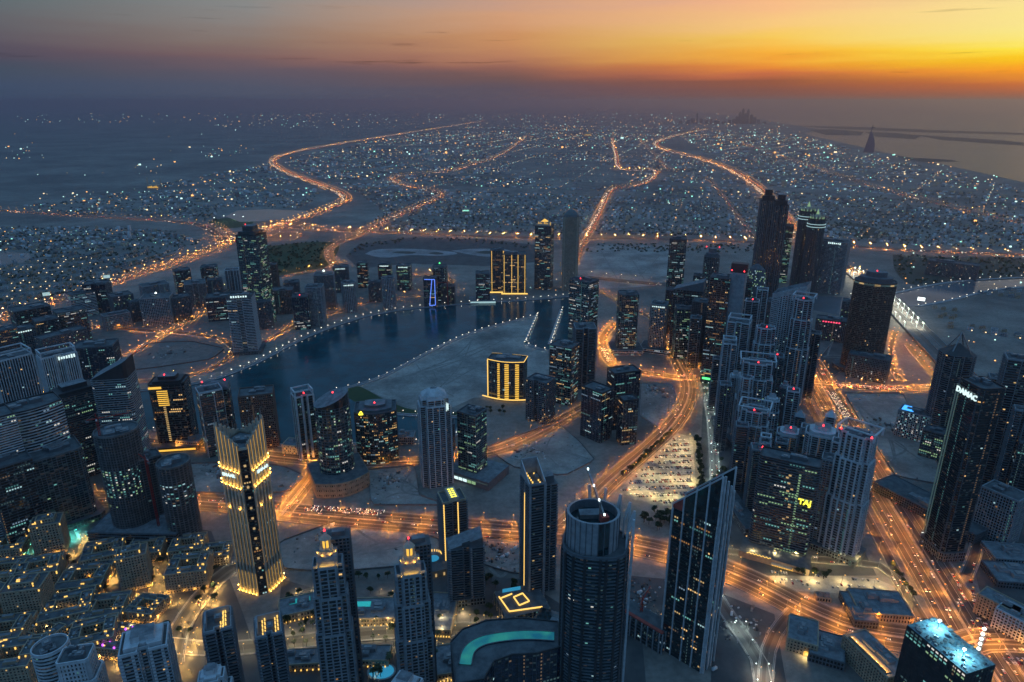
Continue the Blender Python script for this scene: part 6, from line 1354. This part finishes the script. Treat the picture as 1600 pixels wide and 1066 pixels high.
# ------------------------------------------------------------------ trees
def crownmesh(seed, n=260, rx=3.2, rz=2.6, zc=5.2, mat='leaf', leaf=.75):
    r = random.Random(seed); mb = MB(); lobes = [(r.uniform(-.5, .5)*rx, r.uniform(-.5, .5)*rx, zc+r.uniform(-.4, .5)*rz, r.uniform(.45, .7)) for _ in range(6)]
    for _ in range(n):
        lx, ly, lz, s = r.choice(lobes); t, u = r.uniform(0, 2*pi), r.uniform(-.7, 1); q = sqrt(max(0, 1-u*u)); k = s*(r.random()**.35)
        c = np.array((lx+rx*k*q*cos(t), ly+rx*k*q*sin(t), lz+rz*k*u)); a = np.array([r.gauss(0, 1) for _ in range(3)]); a /= np.linalg.norm(a); b = np.cross(a, [r.gauss(0, 1) for _ in range(3)]); b /= np.linalg.norm(b); e = leaf*r.uniform(.6, 1.3)
        mb.face([tuple(c+e*a), tuple(c+e*.6*b), tuple(c-e*a), tuple(c-e*.6*b)], mat)
    return mb.mesh('crown')
def trunkmesh(h=4.2, r=.22):
    mb = MB(); mb.taper(ell(r*2, r*2, 6), 0, ell(r*1.1, r*1.1, 6), h, 'trunk')
    for t in (0, 2.1, 4.2): mb.bar((0, 0, h*.7), (1.2*cos(t), 1.2*sin(t), h+1), r*.4, 'trunk')
    return mb.mesh('trunk')
def palmmesh():
    mb = MB(); r = random.Random(2)
    for i in range(16):
        t = 2*pi*i/16+r.uniform(-.1, .1); dr = r.uniform(.1, 1.2); pts = []
        for k in range(4): s = k/3; pts.append((3.0*s*cos(t), 3.0*s*sin(t), 8+.9*sin(s*2.2)-dr*s*s*1.6))
        for p, q, w0, w1 in zip(pts, pts[1:], (.12, .45, .4), (.45, .4, .05)):
            n = (-sin(t), cos(t)); mb.face([(p[0]+n[0]*w0, p[1]+n[1]*w0, p[2]), (q[0]+n[0]*w1, q[1]+n[1]*w1, q[2]), (q[0]-n[0]*w1, q[1]-n[1]*w1, q[2]), (p[0]-n[0]*w0, p[1]-n[1]*w0, p[2])], 'palm_leaf')
    return mb.mesh('crown')
CR = [crownmesh(i) for i in range(3)]; TK = trunkmesh(); PC = palmmesh(); mbp = MB(); mbp.taper(ell(.5, .5, 6), 0, ell(.3, .3, 6), 8, 'trunk'); PT = mbp.mesh('trunk')
TREES = 0
def tree(x, y, where, palm=False, s=1.0):
    global TREES
    r0 = tag(empty('palm_tree' if palm else 'broadleaf_tree', (x, y, .2), random.uniform(0, 6.3)), ('palm tree' if palm else 'dark leafy tree')+' '+where, 'tree', ('palms ' if palm else 'trees ')+where); r0.scale = (s, s, s*random.uniform(.85, 1.2)); TREES += 1
    for me, nm in ((PT if palm else TK, 'trunk'), (PC if palm else random.choice(CR), 'crown')):
        o = bpy.data.objects.new(nm, me); COL.objects.link(o); o.parent = r0
def treeline(pts, gap, jit, where, palm=False, s=(1, 1.5)):
    for p in resample([G(*q) for q in pts], gap): tree(p[0]+random.uniform(-jit, jit), p[1]+random.uniform(-jit, jit), where, palm, random.uniform(*s))
def treepatch(pts, n, where, palm=False, s=(1, 1.5)):
    poly = [G(*q) for q in pts]; xs = [p[0] for p in poly]; ys = [p[1] for p in poly]; k = 0; g = 0
    while k < n and g < 4000:
        g += 1; x, y = random.uniform(min(xs), max(xs)), random.uniform(min(ys), max(ys))
        if inpoly(np.array([x]), np.array([y]), poly)[0] and all(hypot(x-a, y-b) > r_*.8 for a, b, r_ in FOOT): tree(x, y, where, palm, random.uniform(*s)); k += 1
treeline([(975, 745), (1015, 710), (1048, 678)], 9, 1.5, 'in the hedge left of the triangular car park')
treeline([(1088, 690), (1094, 730), (1096, 785)], 8, 2, 'in the row right of the triangular car park', s=(1.2, 1.8))
treepatch([(1000, 800), (1090, 798), (1085, 840), (1010, 830)], 26, 'in the dark grove below the triangular car park', s=(1.2, 1.9))
treeline([(560, 905), (620, 905), (690, 898)], 12, 2, 'along the edge of the sandy lot behind the lantern towers')
treeline([(470, 985), (560, 978), (690, 972)], 14, 1, 'lining the far side of the boulevard', True, (1, 1.2))
treeline([(460, 1012), (560, 1006), (690, 1000)], 14, 1, 'lining the near side of the boulevard', True, (1, 1.2))
treepatch([(20, 880), (340, 860), (340, 1000), (20, 1050)], 40, 'between the beige blocks of the low quarter', s=(.9, 1.4))
treepatch([(1235, 895), (1300, 898), (1300, 906), (1240, 904)], 6, 'in the hotel car park island')
treeline([(1395, 890), (1425, 935)], 9, 1, 'beside the ramp to the broad road')
treepatch([(760, 905), (815, 915), (812, 930), (755, 915)], 8, 'by the pool terrace of the slanted tower')
treepatch([(1170, 630), (1225, 640), (1260, 690), (1200, 700)], 18, 'at the feet of the pale tower cluster')
treepatch([(745, 640), (790, 640), (790, 650), (750, 648)], 6, 'in the garden of the golden-outlined hotel')
treepatch([(560, 1030), (600, 1030), (600, 1064), (560, 1064)], 8, 'around the small lit pool', True)
ZONES = {
 'curve': [(-60, 354), (150, 356), (270, 362), (312, 376), (300, 390), (220, 419), (130, 449), (60, 470), (-60, 506)],
 'west': [(40, 322), (180, 302), (330, 272), (418, 256), (470, 290), (512, 306), (465, 326), (350, 324), (330, 342), (200, 338), (90, 333)],
 'mid': [(560, 360), (600, 332), (560, 302), (470, 270), (440, 254), (470, 240), (600, 217), (750, 193), (1000, 187), (1100, 200), (1030, 226), (1150, 275), (1190, 310), (1225, 372), (1100, 370), (900, 366)],
 'coast': [(1060, 214), (1110, 204), (1240, 208), (1380, 247), (1500, 272), (1700, 320), (1700, 390), (1400, 384), (1300, 374), (1240, 345), (1200, 300), (1150, 265)],
 'creek': [(1420, 455), (1600, 452), (1600, 600), (1540, 560), (1470, 500)]}
treepatch([(445, 930), (690, 925), (690, 985), (445, 1000)], 34, 'in the gardens between the lantern towers', s=(.9, 1.5))
treepatch([(690, 930), (860, 950), (840, 985), (690, 985)], 18, 'in the plaza left of the big rounded tower', s=(.9, 1.4))
treepatch([(440, 1020), (690, 1015), (690, 1066), (440, 1066)], 24, 'in the near gardens below the boulevard', True)
treepatch([(1110, 610), (1140, 610), (1150, 850), (1120, 850)], 22, 'along the narrow market street')
# far planting, one mass
n = 9000; PX = rng.uniform(-10, 1610, n); PY = 300+rng.beta(1.5, 2.2, n)*190
gx, gy = G(PX, PY); z0 = np.zeros(n); keep = clear_of_roads(gx, gy, 8)
green = np.zeros(n, bool)
for pl in ([(415, 385), (500, 378), (530, 384), (505, 420), (440, 432), (412, 425)], [(1395, 398), (1480, 402), (1600, 405), (1600, 436), (1500, 438), (1430, 446), (1400, 425)], [(200, 425), (305, 392), (325, 384), (318, 396), (240, 428), (120, 462), (0, 494), (0, 478)], [(545, 400), (560, 382), (640, 372), (660, 376), (580, 386)], [(640, 372), (760, 374), (845, 384), (840, 390), (760, 382)], [(905, 382), (1190, 382), (1190, 396), (905, 394)], [(250, 332), (330, 325), (340, 345), (300, 346)], [(1300, 352), (1345, 350), (1390, 368), (1345, 372)]):
    green |= inpoly(gx, gy, [G(*q) for q in pl])
for zn_ in ('curve', 'west', 'mid', 'coast'): green |= inpoly(gx, gy, [G(*q) for q in ZONES[zn_]]) & (rng.random(n) < .6)
for pl in (CANAL, RIVER, [(352, 338), (372, 327), (480, 328), (482, 338), (400, 348)], salt[0], salt[1], [(-20, 398), (10, 394), (45, 396), (48, 403), (35, 411), (0, 414), (-20, 414)]): keep &= ~inpoly(gx, gy, [G(*q) for q in pl])
for a, b, r_ in FOOT: keep &= np.hypot(gx-a, gy-b) > r_
gx, gy = gx[keep & green], gy[keep & green]
V = []; q = 9
for i in range(q):
    ox, oy, oz = rng.uniform(-4, 4, len(gx)), rng.uniform(-4, 4, len(gx)), rng.uniform(1.5, 6, len(gx)); t = rng.uniform(0, 6.3, len(gx)); u = rng.uniform(-.6, .6, len(gx)); s = rng.uniform(1.5, 3.4, len(gx))
    c = np.stack([gx+ox, gy+oy, oz], 1); A = np.stack([np.cos(t)*s, np.sin(t)*s, u*s], 1); B = np.stack([-np.sin(t)*s*.5, np.cos(t)*s*.5, s*.8], 1); V.append(np.stack([c+A, c+B, c-A, c-B], 1))
V = np.concatenate(V).reshape(-1, 3); F = np.arange(len(V)).reshape(-1, 4); o = bigmesh('distant_trees', V, F, np.zeros(len(F)), ['leaf']); tag(o, 'dark mass of trees and shrubs among the far suburbs', 'trees', kind='stuff')

# ------------------------------------------------------------------ things lying about on the open lots
cl = []
for pl in LOTS:
    poly = [G(*q) for q in pl]; xs = [p[0] for p in poly]; ys = [p[1] for p in poly]
    for _ in range(90):
        x, y = random.uniform(min(xs), max(xs)), random.uniform(min(ys), max(ys))
        if random.random() < .6: cx_, cy2 = xs[0]*.6+xs[len(xs)//2]*.4, ys[0]*.6+ys[len(ys)//2]*.4; x, y = random.gauss(cx_, 14), random.gauss(cy2, 14)
        if inpoly(np.array([x]), np.array([y]), poly)[0]: cl.append((x, y))
cl = np.array(cl); n = len(cl); big = rng.random(n) < .12
o = boxes('site_clutter', cl[:, 0], cl[:, 1], np.full(n, .2), np.where(big, 6.5, rng.uniform(.6, 3.5, n)), np.where(big, 2.6, rng.uniform(.6, 2.5, n)), np.where(big, 2.7, rng.uniform(.3, 1.6, n)), rng.uniform(0, 3, n), rng.integers(0, 5, n), ['conc', 'steel', 'white', 'brown', 'dark']); tag(o, 'containers, pallets and building material strewn over the sandy lots', 'site material', kind='stuff')
# ------------------------------------------------------------------ suburbs
VX = []; VY = []; VR = []; VS = []
c0 = G(95, 398)
for r_ in np.arange(40, 1500, 34):
    t = np.arange(0, 2*pi, 19/r_); t = t+rng.uniform(-.2, .2, len(t))*19/r_*.5
    if int(r_/34) % 3 == 2: continue
    VX.append(c0[0]+r_*1.25*np.cos(t)); VY.append(c0[1]+r_*np.sin(t)); VR.append(t+pi/2); VS.append(np.zeros(len(t)))
VX = np.concatenate(VX); VY = np.concatenate(VY); VR = np.concatenate(VR); k = inpoly(VX, VY, [G(*q) for q in ZONES['curve']]); VX, VY, VR = VX[k], VY[k], VR[k]; VZ = np.zeros(len(VX))
def gridzone(zn, a, sx, sy, dmin, dmax, zi, fill):
    poly = [G(*q) for q in ZONES[zn]]; xs = np.array([p[0] for p in poly]); ys = np.array([p[1] for p in poly]); c, s = cos(a), sin(a)
    R = 18000; u = np.arange(-R, R, sx); v = np.arange(-R, R, sy); U, V_ = np.meshgrid(u, v); U = U.ravel(); V_ = V_.ravel()
    blk = (np.floor(U/(sx*9)).astype(int)*7919+np.floor(V_/(sy*4)).astype(int)*104729) % 1000/1000.0
    st = (np.floor(U/sx).astype(int) % 9 != 0) & (np.floor(V_/sy).astype(int) % 3 != 0)
    m = st & (blk < fill); U, V_ = U[m], V_[m]
    U = U+rng.uniform(-.2, .2, len(U))*sx; V_ = V_+rng.uniform(-.2, .2, len(V_))*sy
    x = U*c-V_*s; y = U*s+V_*c+6000; d = np.hypot(x, y); m = (d > dmin) & (d < dmax) & (np.abs(x) < y*.9); x, y = x[m], y[m]; m = inpoly(x, y, poly); return x[m], y[m]
SETS = []
for zn, ang in (('west', .5), ('mid', -.28), ('coast', -.62), ('creek', -.62)):
    for sx, sy, d0, d1, zi, fl in ((24, 30, 0, 4300, 0, .8), (46, 54, 4300, 8000, 1, .7), (110, 120, 8000, 17000, 2, .6)):
        x, y = gridzone(zn, ang, sx, sy, d0, d1, zi, fl if zn != 'creek' else .3); VX = np.concatenate([VX, x]); VY = np.concatenate([VY, y]); VR = np.concatenate([VR, np.full(len(x), ang)]); VZ = np.concatenate([VZ, np.full(len(x), zi)])
keep = clear_of_roads(VX, VY, 14)
for pl in (RIVER, [(352, 336), (372, 327), (480, 328), (486, 338), (400, 350)], [(-20, 396), (10, 392), (47, 394), (50, 405), (35, 413), (0, 416), (-20, 416)], [(790, 240), (990, 262), (985, 290), (880, 296), (800, 270)]): keep &= ~(inpoly(VX, VY, [G(*q) for q in pl]) & (rng.random(len(VX)) < .93))
for a, b, r_ in FOOT: keep &= np.hypot(VX-a, VY-b) > r_+8
VX, VY, VR, VZ = VX[keep], VY[keep], VR[keep], VZ[keep]
dist = np.hypot(VX, VY); o = np.argsort(dist); VX, VY, VR, VZ, dist = VX[o], VY[o], VR[o], VZ[o], dist[o]
def villamesh(seed):
    r = random.Random(seed); mb = MB(); mt = ['white', 'beige', 'pale', 'stone'][seed % 4]
    w_, d_, h_ = r.uniform(11, 15), r.uniform(9, 12), r.uniform(6, 8); mb.prism(rect(w_, d_), 0, h_, mt, 'roof_lt'); mb.prism(rect(w_*.45, d_*.6, w_*.2, 0), h_, h_+2.6, mt, 'roof_lt'); mb.prism(rect(w_*.5, 4, -w_*.2, -d_/2-2), 0, 3.4, mt, 'roofing')
    for e in range(4): q = rect(w_, d_); mb.bar((*q[e], h_+.4), (*q[(e+1) % 4], h_+.4), .3, mt)
    for k in range(3):
        for z in (1, 4.2): mb.box((k-1)*w_*.3, -d_/2-.1, z, z+1.5, 1.5, .25, 'g_black')
    if seed % 3 == 0: mb.box(w_*.3, -d_/2-.2, 1, 3, 2.4, .4, 'ht_warm')
    return mb.mesh('villa')
VM = [villamesh(i) for i in range(8)]
ppx, ppy = project(VX, VY); seen = (ppx > 0) & (ppx < 1600) & (ppy < 1066); idx = np.where(seen & (VZ == 0))[0][:300]
for i in idx:
    k = int(rng.integers(8)); ob = bpy.data.objects.new('villa', VM[k]); COL.objects.link(ob); ob.location = (VX[i], VY[i], 0); ob.rotation_euler = (0, 0, VR[i])
    wh = 'the curving suburb beyond the left highway' if ppx[i] < 500 else ('the land beyond the creek at right' if ppx[i] > 1300 else 'the suburb beyond the crossing highway'); tag(ob, f'{["white", "beige", "pale grey", "cream"][k % 4]} flat-roofed villa in {wh}', 'house', f'villas in {wh}')
m = np.ones(len(VX), bool); m[idx] = False; x, y, r_, zi = VX[m], VY[m], VR[m], VZ[m].astype(int); n = len(x)
bw = np.array([12, 24, 52])[zi]*rng.uniform(.7, 1.25, n); bd = np.array([10, 20, 44])[zi]*rng.uniform(.7, 1.25, n); bh = np.array([7, 8, 9])[zi]*rng.uniform(.6, 1.4, n)*(1+2.2*(rng.random(n) < .02))
o = boxes('distant_houses', x, y, np.zeros(n), bw, bd, bh, r_, rng.integers(0, 4, n), ['white', 'beige', 'pale', 'conc']); tag(o, 'thousands of small flat-roofed houses filling the far suburbs', 'houses', kind='stuff')
# their lamps and lit yards
lp = rng.random(n) < np.array([.42, .6, .65])[zi]; lx = x[lp]+rng.uniform(-9, 9, lp.sum()); ly = y[lp]-bd[lp]*.5-rng.uniform(1, 6, lp.sum()); zz = zi[lp]; nl = len(lx)
sz = np.array([1.5, 3.2, 7.5])[zz]*rng.lognormal(-.1, .5, nl)
sel = rng.choice(5, nl, p=[.30, .20, .24, .16, .10])
ex = []; 
for px0, py0, px1, py1, nn, spread in ((0, 178, 330, 192, 60, 1), (330, 176, 700, 200, 190, 1), (700, 178, 1150, 200, 260, 1), (200, 258, 255, 272, 10, 1), (0, 228, 60, 250, 14, 1), (310, 228, 400, 246, 26, 1), (60, 300, 300, 330, 60, 1), (1480, 255, 1610, 288, 60, 1), (1250, 230, 1480, 262, 70, 1), (1100, 190, 1250, 215, 70, 1), (20, 200, 400, 300, 18, 1), (1330, 520, 1600, 600, 26, 1), (1400, 395, 1600, 450, 40, 1), (560, 430, 900, 470, 40, 1)):
    for _ in range(nn):
        a, b = random.uniform(px0, px1), random.uniform(py0, py1); X, Y = G(a, b); ex.append((X, Y, .0022*hypot(X, Y)*random.lognormvariate(-.55, .4)/2.2))
for zn, ang, gu, gv in (('mid', -.28, 420, 520), ('coast', -.62, 400, 460), ('west', .5, 330, 400)):      # lamps along the suburban street grid
    poly = [G(*q) for q in ZONES[zn]]; c, s = cos(ang), sin(ang)
    for a_, b_ in ((np.arange(-9000, 9000, gu), np.arange(-9000, 12000, 45)), (np.arange(-9000, 9000, 55), np.arange(-9000, 12000, gv))):
        U, V_ = [q.ravel() for q in np.meshgrid(a_, b_)]; x2 = U*c-V_*s; y2 = U*s+V_*c+6000; kk = inpoly(x2, y2, poly) & (np.hypot(x2, y2) < 13000) & (rng.random(len(x2)) < .75) & (((np.floor(U/gu)*13+np.floor(V_/gv)*7) % 5) != 0); x2, y2 = x2[kk], y2[kk]
        ex.extend(zip(x2+rng.uniform(-4, 4, len(x2)), y2+rng.uniform(-4, 4, len(x2)), .00042*np.hypot(x2, y2)*rng.lognormal(-.1, .3, len(x2))))
ex = np.array(ex); 
X = np.concatenate([lx, ex[:, 0]]); Y = np.concatenate([ly, ex[:, 1]]); Z = np.concatenate([sz, ex[:, 2]]); sl_ = np.concatenate([sel, rng.choice(5, len(ex), p=[.35, .3, .2, .1, .05])])
ks = ~inpoly(X, Y, [G(1165, 183)] + sw + [(90000, sw[-1][1]), (95000, 98000), (G(1165, 183)[0]*2.2, 98000)]); X, Y, Z, sl_ = X[ks], Y[ks], Z[ks], sl_[ks]
o = boxes('distant_city_lights', X, Y, np.full(len(X), 1.0), Z, Z, Z*.8, np.zeros(len(X)), sl_, ['ht_orange', 'ht_white', 'ht_warm', 'ht_green', 'w_cool']); tag(o, 'thousands of tiny lit windows and yard lamps across the far city', 'lights', kind='stuff')
# floodlit mosque far left, mosque in the suburb
for px, py, mt, lb, s in ((242, 294, 'w_gold', 'small golden floodlit palace on the dark desert', 2.0), (728, 330, 'ht_green', 'pale green floodlit mosque in the middle suburb', 1.0), (918, 212, 'w_gold', 'tiny golden floodlit tower in the far suburb', 3.0)):
    X, Y = G(px, py); r0 = tag(empty('mosque', (X, Y, 0)), lb, 'mosque')
    mb = MB(); mb.prism(rect(40*s, 26*s), 0, 12*s, 'stone'); mb.obj('wall', r0); mb = MB(); mb.taper(ell(20*s, 20*s, 12), 12*s, ell(14*s, 14*s, 12), 19*s, 'stone'); mb.taper(ell(14*s, 14*s, 12), 19*s, ell(1, 1, 12), 23*s, 'stone'); mb.obj('dome', r0)
    for q in (-1, 1): mb = MB(); mb.prism(ell(4*s, 4*s, 8, 0, q*22*s, 0), 0, 32*s, 'stone'); mb.taper(ell(5*s, 5*s, 8, 0, q*22*s, 0), 32*s, ell(.3, .3, 8, 0, q*22*s, 0), 38*s, 'stone'); mb.obj('minaret', r0)
    mb = MB(); [mb.box((k-4)*4*s, -13.6*s, 2*s, (6+(k*5) % 4)*s, 2.2*s, .6, mt) for k in range(9)]; mb.taper(ell(6*s, 6*s, 8), 20*s, ell(1, 1, 8), 26*s, mt); mb.obj('lit_arcade', r0)

# ------------------------------------------------------------------ haze
mb = MB(); bx = rect(196000, 134000, 0, 40000); mb.prism(bx, -1.5, 640, 'haze_air', None, True); o = mb.obj('haze'); tag(o, 'thin dusty evening air over the whole city', 'haze', kind='stuff')
